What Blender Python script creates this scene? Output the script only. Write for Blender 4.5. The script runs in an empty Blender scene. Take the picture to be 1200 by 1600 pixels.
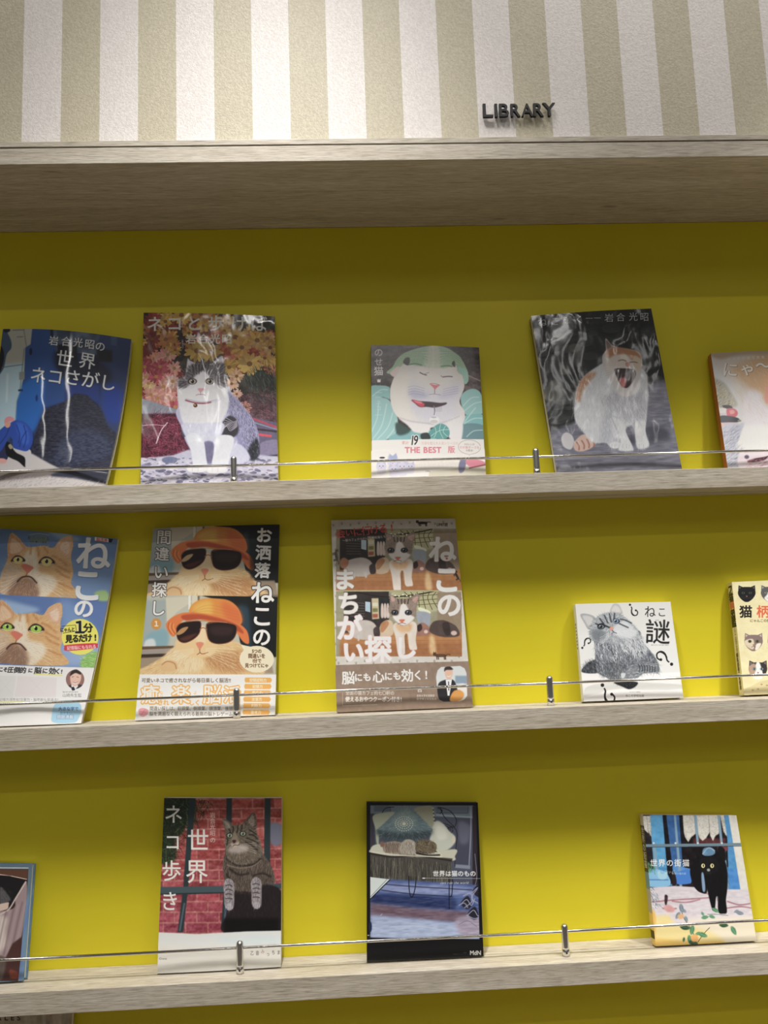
import bpy, math, os
import numpy as np
from mathutils import Vector, Matrix

# ------------------------------------------------------------------ camera
SC = bpy.context.scene
FZ = 1.5                      # eye height above the floor
YAW, PITCH, ROLL, FPX = 0.046574, 0.13534, -0.036107, 1357.95
CAM = np.array([0.0, -1.32, FZ])
def cam_axes():
    f = np.array([math.sin(YAW)*math.cos(PITCH), math.cos(YAW)*math.cos(PITCH), math.sin(PITCH)])
    rt = np.array([math.cos(YAW), -math.sin(YAW), 0.0]); up = np.cross(rt, f)
    c, s = math.cos(ROLL), math.sin(ROLL)
    return c*rt+s*up, -s*rt+c*up, f
RT, UP, FW = cam_axes()
cd = bpy.data.cameras.new('camera'); cam = bpy.data.objects.new('camera', cd)
SC.collection.objects.link(cam); SC.camera = cam
cd.sensor_fit = 'HORIZONTAL'; cd.sensor_width = 36.0; cd.lens = FPX*36.0/1200.0
cam.matrix_world = Matrix(((RT[0], UP[0], -FW[0], CAM[0]), (RT[1], UP[1], -FW[1], CAM[1]), (RT[2], UP[2], -FW[2], CAM[2]), (0, 0, 0, 1)))
cd.clip_start = 0.02

# ------------------------------------------------------------------ light
SC.view_settings.view_transform = 'Standard'; SC.view_settings.look = 'None'
SC.view_settings.exposure = 0.08; SC.view_settings.gamma = 1.0
SC.view_settings.use_curve_mapping = False
world = bpy.data.worlds.new('room_light'); SC.world = world; world.use_nodes = True
bg = world.node_tree.nodes['Background']
bg.inputs[0].default_value = (1.0, 0.97, 0.93, 1); bg.inputs[1].default_value = 0.088
def area_lamp(name, loc, target, sx, sy, watts, col=(1, 0.97, 0.93), spread=180):
    ld = bpy.data.lights.new(name, 'AREA'); ld.shape = 'RECTANGLE'; ld.size = sx; ld.size_y = sy
    ld.energy = watts; ld.color = col; ld.spread = math.radians(spread)
    o = bpy.data.objects.new(name, ld); SC.collection.objects.link(o); o.location = loc
    d = Vector(target)-Vector(loc)
    o.rotation_euler = d.to_track_quat('-Z', 'Y').to_euler()
    return o
# rows of linear ceiling lamps running away from the wall, high above, and one row farther back
CEIL = FZ+2.5
for lx, w in ((-1.45, 5), (-0.10, 18), (0.90, 18), (2.0, 8)):
    area_lamp('ceiling_lamp', (lx, -1.0, CEIL), (lx, -1.0, 0), 0.07, 1.30, w)
area_lamp('far_ceiling_lamp', (0.2, -3.1, CEIL), (0.2, -3.0, 0), 1.6, 0.06, 16.0)
for lx in (-2.0, -0.84, 1.18, 2.25):
    area_lamp('back_ceiling_lamp', (lx, -4.3, CEIL), (lx, -4.3, 0), 0.09, 1.5, 5.0)
for lx, w in ((-0.09, 4.5), (1.04, 7.0)):
    area_lamp('wall_washer', (lx, -0.76, FZ+1.50), (lx, -0.76+0.22, FZ+1.50-0.97), 0.06, 0.28, w, spread=62)

# ------------------------------------------------------------------ helpers
def tag(o, label=None, cat=None, group=None, kind=None):
    if label: o['label'] = label
    if cat: o['category'] = cat
    if group: o['group'] = group
    if kind: o['kind'] = kind
    return o
def empty(name, loc=(0, 0, 0)):
    o = bpy.data.objects.new(name, None); SC.collection.objects.link(o); o.location = loc
    o.empty_display_size = 0.02
    return o
def link_mesh(name, me, mat, parent=None):
    o = bpy.data.objects.new(name, me); SC.collection.objects.link(o)
    for m in (mat if isinstance(mat, (list, tuple)) else [mat]): me.materials.append(m)
    if parent:
        o.parent = parent
        o.matrix_parent_inverse = Matrix.Translation(-Vector(parent.location))
    return o
def box(name, lo, hi, mat, parent=None, bevel=0.0):
    x0, y0, z0 = lo; x1, y1, z1 = hi
    v = [(x0, y0, z0), (x1, y0, z0), (x1, y1, z0), (x0, y1, z0), (x0, y0, z1), (x1, y0, z1), (x1, y1, z1), (x0, y1, z1)]
    f = [(0, 3, 2, 1), (4, 5, 6, 7), (0, 1, 5, 4), (1, 2, 6, 5), (2, 3, 7, 6), (3, 0, 4, 7)]
    me = bpy.data.meshes.new(name); me.from_pydata(v, [], f)
    o = link_mesh(name, me, mat, parent)
    if bevel:
        b = o.modifiers.new('bevel', 'BEVEL'); b.width = bevel; b.segments = 2; b.limit_method = 'ANGLE'
    return o
def lathe(name, prof, loc, mat, parent=None, n=28):
    v = []; f = []
    for r, z in prof:
        for k in range(n):
            a = 2*math.pi*k/n; v.append((loc[0]+r*math.cos(a), loc[1]+r*math.sin(a), loc[2]+z))
    for i in range(len(prof)-1):
        for k in range(n):
            f.append((i*n+k, i*n+(k+1) % n, (i+1)*n+(k+1) % n, (i+1)*n+k))
    f.append(tuple(range(n))[::-1]); f.append(tuple((len(prof)-1)*n+k for k in range(n)))
    me = bpy.data.meshes.new(name); me.from_pydata(v, [], f); me.shade_smooth()
    return link_mesh(name, me, mat, parent)
def new_mat(name):
    m = bpy.data.materials.new(name); m.use_nodes = True
    return m, m.node_tree.nodes, m.node_tree.links, m.node_tree.nodes['Principled BSDF']
def lin(c):
    c = np.array(c, float)/255.0
    return tuple(np.where(c <= 0.04045, c/12.92, ((c+0.055)/1.055)**2.4))+(1.0,)
def mapping(N, L, scale, kind='Object', rot=(0, 0, 0)):
    tc = N.new('ShaderNodeTexCoord'); mp = N.new('ShaderNodeMapping'); mp.inputs['Scale'].default_value = scale
    mp.inputs['Rotation'].default_value = rot
    L.new(tc.outputs[kind], mp.inputs[0]); return mp.outputs[0]
def noise(N, L, vec, scale, detail=4, rough=0.6, dist=0.0):
    n = N.new('ShaderNodeTexNoise'); n.inputs['Scale'].default_value = scale; n.inputs['Detail'].default_value = detail
    n.inputs['Roughness'].default_value = rough; n.inputs['Distortion'].default_value = dist
    L.new(vec, n.inputs['Vector']); return n.outputs[0]
def ramp(N, L, fac, stops):
    r = N.new('ShaderNodeValToRGB'); e = r.color_ramp.elements
    while len(e) < len(stops): e.new(0.5)
    for k, (p, c) in enumerate(stops): e[k].position = p; e[k].color = c if len(c) == 4 else lin(c)
    L.new(fac, r.inputs[0]); return r.outputs[0]
def mix(N, L, a, b, fac, mode='MIX'):
    m = N.new('ShaderNodeMix'); m.data_type = 'RGBA'; m.blend_type = mode
    for sock, v in ((m.inputs[6], a), (m.inputs[7], b), (m.inputs[0], fac)):
        if isinstance(v, (int, float)): sock.default_value = v
        elif isinstance(v, tuple): sock.default_value = v
        else: L.new(v, sock)
    return m.outputs[2]
def bump(N, L, B, h, strength, dist=0.001, sock='Normal'):
    b = N.new('ShaderNodeBump'); b.inputs['Strength'].default_value = strength; b.inputs['Distance'].default_value = dist
    L.new(h, b.inputs['Height']); L.new(b.outputs[0], B.inputs[sock])

# ------------------------------------------------------------------ materials
def mat_wall_yellow():
    m, N, L, B = new_mat('yellow_paint')
    n = noise(N, L, mapping(N, L, (1, 1, 1)), 3.0, 3)
    c = ramp(N, L, n, [(0.3, (224, 210, 48)), (0.7, (230, 215, 54))])
    L.new(c, B.inputs['Base Color']); B.inputs['Roughness'].default_value = 0.42
    B.inputs['Specular IOR Level'].default_value = 0.25
    bump(N, L, B, noise(N, L, mapping(N, L, (1, 1, 1)), 260, 2), 0.04, 0.0005)
    return m
def mat_oak(name, ligh=1.0):
    m, N, L, B = new_mat(name)
    v = mapping(N, L, (3.2, 56, 56))
    fine = noise(N, L, v, 11.0, 5, 0.65, 0.5)
    v2 = mapping(N, L, (0.9, 14, 14))
    wide = noise(N, L, v2, 4.0, 3, 0.5, 0.6)
    v3 = mapping(N, L, (5, 130, 130))
    pore = noise(N, L, v3, 7.0, 3, 0.6)
    a = [(0.32, (162, 153, 138)), (0.50, (196, 188, 173)), (0.68, (216, 208, 196))]
    c = ramp(N, L, fine, [(p, tuple(min(255, q*ligh) for q in col)) for p, col in a])
    w = ramp(N, L, wide, [(0.3, (226, 220, 210)), (0.65, (255, 255, 255))])
    c = mix(N, L, c, w, 0.75, 'MULTIPLY')
    pr = ramp(N, L, pore, [(0.34, (120, 108, 92)), (0.46, (255, 255, 255))])
    c = mix(N, L, c, pr, 0.35, 'MULTIPLY')
    # a few small dark knots
    vo = N.new('ShaderNodeTexVoronoi'); vo.inputs['Scale'].default_value = 1.0
    L.new(mapping(N, L, (5, 22, 22)), vo.inputs['Vector'])
    kn = ramp(N, L, vo.outputs['Distance'], [(0.03, (110, 96, 78)), (0.09, (255, 255, 255))])
    c = mix(N, L, c, kn, 0.5, 'MULTIPLY')
    L.new(c, B.inputs['Base Color']); B.inputs['Roughness'].default_value = 0.55
    bump(N, L, B, fine, 0.10, 0.0006)
    return m
def mat_wallpaper(x0, sw):
    m, N, L, B = new_mat('striped_wallpaper')
    tc = N.new('ShaderNodeTexCoord'); sp = N.new('ShaderNodeSeparateXYZ'); L.new(tc.outputs['Object'], sp.inputs[0])
    s1 = N.new('ShaderNodeMath'); s1.operation = 'SUBTRACT'; s1.inputs[1].default_value = x0; L.new(sp.outputs[0], s1.inputs[0])
    s2 = N.new('ShaderNodeMath'); s2.operation = 'DIVIDE'; s2.inputs[1].default_value = 2*sw; L.new(s1.outputs[0], s2.inputs[0])
    s3 = N.new('ShaderNodeMath'); s3.operation = 'FRACT'; L.new(s2.outputs[0], s3.inputs[0])
    s4 = N.new('ShaderNodeMath'); s4.operation = 'LESS_THAN'; s4.inputs[1].default_value = 0.5; L.new(s3.outputs[0], s4.inputs[0])
    v = mapping(N, L, (1, 1, 1))
    g = noise(N, L, v, 330, 4, 0.7)
    white = ramp(N, L, g, [(0.35, (220, 213, 208)), (0.65, (238, 233, 229))])
    tan = ramp(N, L, g, [(0.35, (184, 175, 150)), (0.65, (204, 196, 172))])
    L.new(mix(N, L, tan, white, s4.outputs[0]), B.inputs['Base Color'])
    B.inputs['Roughness'].default_value = 0.45
    B.inputs['Specular IOR Level'].default_value = 0.5
    bump(N, L, B, g, 0.55, 0.0012)
    return m
def plain(name, col, rough=0.5, metal=0.0, coat=0.0, nscale=None, namt=0.06):
    m, N, L, B = new_mat(name)
    B.inputs['Roughness'].default_value = rough; B.inputs['Metallic'].default_value = metal
    B.inputs['Coat Weight'].default_value = coat; B.inputs['Coat Roughness'].default_value = 0.05
    n = noise(N, L, mapping(N, L, (1, 1, 1)), nscale or 40, 3)
    lo = tuple(max(0, c*(1-namt)) for c in col); hi = tuple(min(255, c*(1+namt)) for c in col)
    L.new(ramp(N, L, n, [(0.3, lo), (0.7, hi)]), B.inputs['Base Color'])
    return m
def mat_pages(name, col=(236, 230, 214)):
    m, N, L, B = new_mat(name)
    tc = N.new('ShaderNodeTexCoord'); mp = N.new('ShaderNodeMapping'); mp.inputs['Scale'].default_value = (60, 1, 1)
    L.new(tc.outputs['UV'], mp.inputs[0])
    n = noise(N, L, mp.outputs[0], 6.0, 2)
    L.new(ramp(N, L, n, [(0.3, tuple(c*0.82 for c in col)), (0.6, col)]), B.inputs['Base Color'])
    B.inputs['Roughness'].default_value = 0.8
    return m
def mat_print(name, img, gloss=1.0, rough=0.06, wave=0.25, wscale=14.0, seed=0):
    m, N, L, B = new_mat(name)
    t = N.new('ShaderNodeTexImage'); t.image = img; t.extension = 'EXTEND'; t.interpolation = 'Cubic'
    uv = N.new('ShaderNodeUVMap'); uv.uv_map = 'UVMap'; L.new(uv.outputs[0], t.inputs[0])
    L.new(t.outputs[0], B.inputs['Base Color'])
    B.inputs['Roughness'].default_value = 0.5
    B.inputs['Specular IOR Level'].default_value = 0.3
    B.inputs['Coat Weight'].default_value = gloss; B.inputs['Coat Roughness'].default_value = rough
    v = mapping(N, L, (1, 1, 0.6)); v.node.inputs['Location'].default_value = (seed*3.7, seed*1.3, seed*2.1)
    h = noise(N, L, v, wscale, 2, 0.5, 0.4)
    bump(N, L, B, h, wave, 0.004, 'Coat Normal')
    return m
M_YEL = mat_wall_yellow()
M_OAK = mat_oak('pale_oak_board')
SX0, SW = -0.4238, 0.052334
M_PAPER = mat_wallpaper(SX0, SW)
M_CHROME = plain('polished_chrome', (226, 224, 219), 0.24, 1.0, 0, 30, 0.01)
M_ROD = plain('chrome_rod', (215, 213, 208), 0.09, 1.0, 0, 30, 0.01)
M_BLACK = plain('black_acrylic', (9, 9, 9), 0.6)
M_DARK = plain('shadow_gap', (30, 26, 20), 0.8)
M_PAGES = mat_pages('page_edges')
M_PAGEW = mat_pages('white_page_edges', (240, 240, 236))
M_FLOOR = plain('floor_tiles', (150, 135, 115), 0.4, 0, 0, 6)

# ------------------------------------------------------------------ the setting and the shelves
X0, X1 = -1.05, 1.45
ZT = [FZ+0.2200, FZ-0.1158, FZ-0.4563, FZ-0.7930]     # shelf tops
TH = 0.0293; DS = 0.0779; DH = 0.1997; GR = 0.032
ZFB, ZGAP, ZST = FZ+0.642, FZ+0.6663, FZ+0.6747
tag(box('wall_back', (X0, 0.0, 0.0), (X1, 0.12, ZFB), M_YEL), kind='structure')
tag(box('wall_upper', (X0, -DH+0.004, ZST), (X1, 0.12, FZ+1.45), M_PAPER), kind='structure')
tag(box('floor', (X0-1, -4.2, -0.05), (X1+1, 0.12, 0.0), M_FLOOR), kind='structure')

can = tag(empty('canopy', (0.2, -DH/2, ZFB)), 'deep pale oak canopy board over the yellow display wall, below the striped wallpaper', 'canopy')
box('fascia', (X0, -DH, ZFB), (X1, -DH+0.018, ZGAP-0.0012), M_OAK, can, 0.0006)
box('soffit', (X0, -DH+0.0182, ZFB+0.0004), (X1, -0.0005, ZFB+0.018), M_OAK, can)
box('backing', (X0, -DH+0.004, ZFB+0.0182), (X1, -DH+0.017, ZST-0.0005), M_DARK, can)
box('top_strip', (X0, -DH-0.0004, ZGAP+0.0006), (X1, -DH+0.0038, ZST), M_OAK, can, 0.0005)

shelf_names = ['uppermost pale oak display shelf, the one holding the blue alley book',
               'second pale oak display shelf, holding the magazines with paper bands',
               'third pale oak display shelf, holding the brick wall cat book',
               'lowest pale oak display shelf, mostly cut off by the picture edge']
rail_names = ['thin chrome guard rail along the uppermost shelf, crossing the yawning cat book',
              'thin chrome guard rail along the second shelf, crossing the paper bands',
              'thin chrome guard rail along the third shelf, crossing the brick wall cat book']
POSTX = [-0.610, -0.160, 0.2895, 0.739]
PY = -0.0530
for i, z in enumerate(ZT):
    sh = tag(empty('display_shelf', (0.2, -DS/2, z)), shelf_names[i], 'shelf', 'pale oak display shelves')
    # front board and a rear board with a narrow groove between them
    box('front_board', (X0, -DS, z-TH), (X1, -GR-0.0011, z), M_OAK, sh, 0.0007)
    box('rear_board', (X0, -GR+0.0007, z-TH), (X1, -0.0006, z), M_OAK, sh, 0.0005)
    box('groove_bottom', (X0, -GR-0.0010, z-TH), (X1, -GR+0.0006, z-0.0035), M_DARK, sh)
    if i < 3:
        zr = z+(0.0290, 0.0320, 0.0330)[i]
        rl = tag(empty('guard_rail', (POSTX[1], PY, z)), rail_names[i], 'rail', 'chrome guard rails on the shelves')
        n = 14
        v = []; f = []; xs = np.linspace(X0+0.02, X1-0.02, 60)
        for a, x in enumerate(xs):
            dz = 0.0005*math.sin(x*5.1+i*2)+0.0003*math.sin(x*13+i); dy = 0.0006*math.sin(x*6.3+i)
            for k in range(n):
                t = 2*math.pi*k/n; v.append((x, PY+dy+0.0020*math.cos(t), zr+dz+0.0020*math.sin(t)))
        for a in range(59):
            for k in range(n): f.append((a*n+k, (a+1)*n+k, (a+1)*n+(k+1) % n, a*n+(k+1) % n))
        me = bpy.data.meshes.new('rod'); me.from_pydata(v, [], f); me.shade_smooth()
        link_mesh('rod', me, M_ROD, rl)
        for px in POSTX:
            R = 0.0050; prof = [(R*1.06, 0.0002), (R*1.06, 0.009), (R*0.96, 0.0094), (R*0.96, 0.0101), (R*1.02, 0.0105), (R, 0.012)]
            for k in range(9):
                a = k/8*math.pi/2; prof.append((max(R*math.cos(a), 0.00008), 0.0378+R*math.sin(a)))
            po = lathe('post', prof, (px, PY, z), M_CHROME, rl)
            if 1:
                s = lathe('set_screw', [(0.0013, 0), (0.0013, 0.0006), (0.0007, 0.0007)], (0, 0, 0), M_DARK, None, 10)
                s.parent = po
                s.matrix_world = Matrix.Translation((px, PY-0.0052, z+0.0055)) @ Matrix.Rotation(math.pi/2, 4, 'X')

# ------------------------------------------------------------------ a small painter for the printed covers
GLY = {}
def glyph(ch):
    if ch not in GLY:
        c = bpy.data.curves.new('g', 'FONT'); c.body = ch; c.resolution_u = 4
        o = bpy.data.objects.new('g', c); SC.collection.objects.link(o)
        bpy.context.view_layer.update()
        ev = o.evaluated_get(bpy.context.evaluated_depsgraph_get()); me = ev.to_mesh()
        V = np.array([v.co[:2] for v in me.vertices]).reshape(-1, 2); E = []
        for p in me.polygons:
            k = list(p.vertices)
            for a in range(len(k)): E.append((k[a], k[(a+1) % len(k)]))
        ev.to_mesh_clear(); bpy.data.objects.remove(o); bpy.data.curves.remove(c)
        if len(E):
            E = np.array(E); key = {}
            for a, b in E:
                if (b, a) in key: key[(b, a)] -= 1
                else: key[(a, b)] = key.get((a, b), 0)+1
            ed = [(a, b) for (a, b), n in key.items() if n > 0]
            ed = np.array([[*V[a], *V[b]] for a, b in ed])
        else: ed = np.zeros((0, 4))
        GLY[ch] = ed
    return GLY[ch]
def boxblur(m, r):
    r = int(round(r))
    if r < 1: return m
    for _ in range(2):
        for ax in (0, 1):
            p = np.pad(m, [(r+1, r) if a == ax else (0, 0) for a in (0, 1)], mode='edge')
            c = np.cumsum(p, axis=ax); n = 2*r+1
            m = (c[n:]-c[:-n])/n if ax == 0 else (c[:, n:]-c[:, :-n])/n
    return m
def catmull(P, closed, n=6):
    P = np.array(P, float); N = len(P); out = []
    rng = range(N) if closed else range(N-1)
    for i in rng:
        if closed: p0, p1, p2, p3 = P[(i-1) % N], P[i], P[(i+1) % N], P[(i+2) % N]
        else: p0, p1, p2, p3 = P[max(i-1, 0)], P[i], P[i+1], P[min(i+2, N-1)]
        for k in range(n):
            t = k/n
            out.append(0.5*((2*p1)+(-p0+p2)*t+(2*p0-5*p1+4*p2-p3)*t*t+(-p0+3*p1-3*p2+p3)*t**3))
    if not closed: out.append(P[-1])
    return np.array(out)
class Art:
    def __init__(s, W, H, inv, ox, oy, k, seed=1):
        s.W, s.H, s.inv, s.ox, s.oy, s.k = W, H, inv, ox, oy, k
        s.c = np.zeros((H, W, 3)); s.rng = np.random.RandomState(seed)
        a = s.X([(500, 600), (600, 600), (500, 700)])
        s.ks = 0.5*(np.linalg.norm(a[1]-a[0])+np.linalg.norm(a[2]-a[0]))/100
    def X(s, pts):
        p = np.array(pts, float).reshape(-1, 2)
        return s.inv(np.stack([s.ox+p[:, 0]/s.k, s.oy+p[:, 1]/s.k], 1))
    def cov(s, E, pad=0):
        if len(E) == 0: return None
        x0 = int(max(0, np.floor(min(E[:, 0].min(), E[:, 2].min()))-pad)); x1 = int(min(s.W, np.ceil(max(E[:, 0].max(), E[:, 2].max()))+pad+1))
        y0 = int(max(0, np.floor(min(E[:, 1].min(), E[:, 3].min()))-pad)); y1 = int(min(s.H, np.ceil(max(E[:, 1].max(), E[:, 3].max()))+pad+1))
        if x1 <= x0 or y1 <= y0: return None
        w, h = x1-x0, y1-y0; SS = 3
        E = E[np.abs(E[:, 1]-E[:, 3]) > 1e-9]
        d = np.where(E[:, 3] > E[:, 1], 1.0, -1.0)
        ya = (np.minimum(E[:, 1], E[:, 3])-y0)*SS-0.5; yb = (np.maximum(E[:, 1], E[:, 3])-y0)*SS-0.5
        ra = np.clip(np.ceil(ya), 0, h*SS).astype(int); rb = np.clip(np.ceil(yb), 0, h*SS).astype(int)
        n = np.maximum(rb-ra, 0); idx = np.repeat(np.arange(len(E)), n)
        if len(idx) == 0: return None
        row = np.arange(n.sum())-np.repeat(np.cumsum(n)-n, n)+ra[idx]
        yy = (row+0.5)/SS+y0; e = E[idx]
        x = e[:, 0]+(yy-e[:, 1])/(e[:, 3]-e[:, 1])*(e[:, 2]-e[:, 0])-x0
        x = np.clip(x, 0, w); xi = np.floor(x).astype(int); fx = x-xi
        acc = np.zeros((h*SS, w+2)); np.add.at(acc, (row, xi), d[idx]*(1-fx)); np.add.at(acc, (row, xi+1), d[idx]*fx)
        m = np.clip(np.abs(np.cumsum(acc, 1)[:, :w]), 0, 1).reshape(h, SS, w).mean(1)
        return m, x0, y0
    def put(s, mk, col, a=1.0, f=0, clip=None):
        if mk is None: return
        m, x0, y0 = mk
        if f: m = boxblur(m, f*s.ks/2)
        h, w = m.shape; m = m*a
        if clip is not None: m = m*clip[y0:y0+h, x0:x0+w]
        sub = s.c[y0:y0+h, x0:x0+w]; s.c[y0:y0+h, x0:x0+w] = sub+(np.array(col, float)/255.0-sub)*m[..., None]
    def ed(s, pts, closed=True):
        q = s.X(pts); return np.concatenate([q, np.roll(q, -1, 0)], 1)
    def P(s, pts, col, f=0, a=1.0, sm=1, clip=None):
        if sm and len(pts) > 2: pts = catmull(pts, True)
        s.put(s.cov(s.ed(pts), f*s.ks+2), col, a, f, clip)
    def Q(s, pts, col, f=0, a=1.0, clip=None): s.P(pts, col, f, a, 0, clip)
    def R(s, x0, y0, x1, y1, col, f=0, a=1.0, clip=None): s.Q([(x0, y0), (x1, y0), (x1, y1), (x0, y1)], col, f, a, clip)
    def ep(s, cx, cy, rx, ry, rot=0, n=28):
        t = np.linspace(0, 2*np.pi, n, endpoint=False); r = math.radians(rot)
        x, y = rx*np.cos(t), ry*np.sin(t)
        return np.stack([cx+x*math.cos(r)-y*math.sin(r), cy+x*math.sin(r)+y*math.cos(r)], 1)
    def E(s, cx, cy, rx, ry, col, rot=0, f=0, a=1.0, clip=None): s.P(s.ep(cx, cy, rx, ry, rot), col, f, a, 0, clip)
    def L(s, pts, w, col, f=0, a=1.0, sm=1, taper=0, clip=None):
        pts = catmull(pts, False, 5) if sm and len(pts) > 2 else np.array(pts, float)
        n = len(pts); E = []
        for i in range(n-1):
            p, q = pts[i], pts[i+1]; d = q-p; l = np.hypot(*d)
            if l < 1e-6: continue
            nn = np.array([-d[1], d[0]])/l
            wa = w*(1-taper*i/(n-1))/2; wb = w*(1-taper*(i+1)/(n-1))/2
            e = d/l*min(w*0.15, l*0.3)
            E.append(s.ed([p-e+nn*wa, q+e+nn*wb, q+e-nn*wb, p-e-nn*wa]))
        if E: s.put(s.cov(np.concatenate(E), f*s.ks+2), col, a, f, clip)
    def M(s, pts, sm=1, f=0):
        """a full-size mask of a region, to clip other strokes"""
        if sm: pts = catmull(pts, True)
        full = np.zeros((s.H, s.W)); r = s.cov(s.ed(pts), 2)
        if r is not None:
            m, x0, y0 = r; full[y0:y0+m.shape[0], x0:x0+m.shape[1]] = m
        return boxblur(full, f*s.ks/2) if f else full
    def F(s, reg, n, ln, ang, cols, w=1, sp=14, a=0.6, sm=1, bend=0):
        """fur or grass: many short strokes inside a region; ang is degrees or ('r', cx, cy) outward"""
        reg = catmull(reg, True) if sm else np.array(reg, float)
        m = s.M(reg, 0); lo, hi = reg.min(0), reg.max(0)
        p = lo+s.rng.rand(n*2, 2)*(hi-lo); q = s.X(p).astype(int)
        ok = (q[:, 0] >= 0) & (q[:, 0] < s.W) & (q[:, 1] >= 0) & (q[:, 1] < s.H); p, q = p[ok], q[ok]
        p = p[m[q[:, 1], q[:, 0]] > 0.5][:n]
        if len(p) == 0: return
        th = np.degrees(np.arctan2(p[:, 1]-ang[2], p[:, 0]-ang[1])) if isinstance(ang, tuple) else np.full(len(p), float(ang))
        th = np.radians(th+s.rng.randn(len(p))*sp); L_ = ln*(0.6+0.8*s.rng.rand(len(p)))
        col = np.array(cols, float)[s.rng.randint(len(cols), size=len(p))]/255.0*(0.93+0.14*s.rng.rand(len(p), 1))
        st = max(3, int(ln*s.ks*1.3))
        for t in np.linspace(0, 1, st):
            tt = th+math.radians(bend)*t
            pos = p+np.stack([np.cos(tt), np.sin(tt)], 1)*(L_*t)[:, None]
            q = s.X(pos); al = a*(1-0.7*t)
            for ox in range(w):
                x = (q[:, 0]+ox).astype(int); y = q[:, 1].astype(int)
                ok = (x >= 0) & (x < s.W) & (y >= 0) & (y < s.H)
                x, y, cc = x[ok], y[ok], col[ok]
                s.c[y, x] = s.c[y, x]*(1-al)+cc*al
    def N(s, amt, cx, cy=None, reg=None, sm=1, tint=(1, 1, 1), oct=2):
        """value noise that lightens and darkens the print"""
        cy = cy or cx; acc = np.zeros((s.H, s.W))
        for o in range(oct):
            gx, gy = max(1.5, cx*s.ks/2**o), max(1.5, cy*s.ks/2**o)
            nx, ny = int(s.W/gx)+3, int(s.H/gy)+3
            g = s.rng.rand(ny, nx)-0.5
            x = np.arange(s.W)/gx; y = np.arange(s.H)/gy; xi, yi = x.astype(int), y.astype(int)
            fx, fy = x-xi, (y-yi)[:, None]; fx = fx*fx*(3-2*fx); fy = fy*fy*(3-2*fy)
            A = g[yi][:, xi]*(1-fx)+g[yi][:, xi+1]*fx; B_ = g[yi+1][:, xi]*(1-fx)+g[yi+1][:, xi+1]*fx
            acc += (A*(1-fy)+B_*fy)/2**o
        m = s.M(reg, sm, 4) if reg is not None else 1.0
        s.c = np.clip(s.c+(acc*m*amt*2)[..., None]*np.array(tint), 0, 1)
    def T(s, txt, x, y, size, col, b=0, out=None, ow=0, sx=1.0, rot=0, vert=0, gap=0, ital=0, a=1.0, sh=None, center=0):
        """text; x, y = centre of the first character (or of the line when center=1)"""
        def adv(ch):
            g = glyph(ch)
            if ch == ' ': return 0.35
            if ord(ch) < 0x2000: return (max(g[:, 0].max(), g[:, 2].max()) if len(g) else 0.3)+0.06
            return 1.0
        r = math.radians(rot); E = []
        tot = sum((1.0 if vert else adv(ch))*size*(1 if vert else sx)+gap for ch in txt)
        pos = -tot/2 if center else -(0.5*size*(1 if vert else sx) if (vert or ord(txt[0]) >= 0x2000) else adv(txt[0])*size*sx/2)
        for ch in txt:
            g = glyph(ch); ad = (1.0 if vert else adv(ch))*size*(1 if vert else sx)
            if len(g):
                cjk = ord(ch) >= 0x2000
                q = g.reshape(-1, 2).copy()
                if cjk or vert: q -= [0.5 if cjk else q[:, 0].mean(), 0.37]
                else: q -= [(adv(ch)-0.06)/2, 0.35]
                q[:, 0] += ital*q[:, 1]
                q = q*[size*sx, -size]
                q += [0, pos+ad/2] if vert else [pos+ad/2, 0]
                q = np.stack([q[:, 0]*math.cos(r)-q[:, 1]*math.sin(r)+x, q[:, 0]*math.sin(r)+q[:, 1]*math.cos(r)+y], 1)
                E.append(s.X(q).reshape(-1, 4))
            pos += ad+gap
        if not E: return
        mk = s.cov(np.concatenate(E), (b+ow)*s.ks+4)
        if mk is None: return
        m, x0, y0 = mk
        def grow(m, rr):
            if rr < 0.3: return m
            o = m.copy(); n = 12 if rr > 1.5 else 8
            for rad in ([rr] if rr < 2.5 else [rr, rr*0.55]):
                for k in range(n):
                    dx, dy = rad*math.cos(2*math.pi*k/n), rad*math.sin(2*math.pi*k/n)
                    ix, iy = int(math.floor(dx)), int(math.floor(dy)); fx, fy = dx-ix, dy-iy
                    sh_ = lambda ax, ay: np.roll(np.roll(m, ax, 1), ay, 0)
                    o = np.maximum(o, (sh_(ix, iy)*(1-fx)+sh_(ix+1, iy)*fx)*(1-fy)+(sh_(ix, iy+1)*(1-fx)+sh_(ix+1, iy+1)*fx)*fy)
            return o
        mb = grow(m, b*s.ks)
        if sh is not None: s.put((np.roll(np.roll(grow(mb, 1), int(round(sh[0]*s.ks)), 1), int(round(sh[1]*s.ks)), 0), x0, y0), sh[2], a*0.8)
        if out is not None: s.put((grow(mb, ow*s.ks), x0, y0), out, a)
        s.put((mb, x0, y0), col, a)
    def image(s, name):
        im = bpy.data.images.new(name, s.W, s.H, alpha=False)
        buf = np.ones((s.H, s.W, 4), np.float32); c = np.clip(s.c[::-1], 0, 1)**2.35
        c = c*0.86+0.14*(c@np.array([0.25, 0.65, 0.10]))[..., None]
        buf[..., :3] = np.clip(1.42*c/(1+0.52*c**3), 0, 1)**(1/2.2)     # ink gain: the readings were taken under dimmer light
        im.pixels.foreach_set(buf.ravel()); im.update(); im.pack()
        return im

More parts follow.
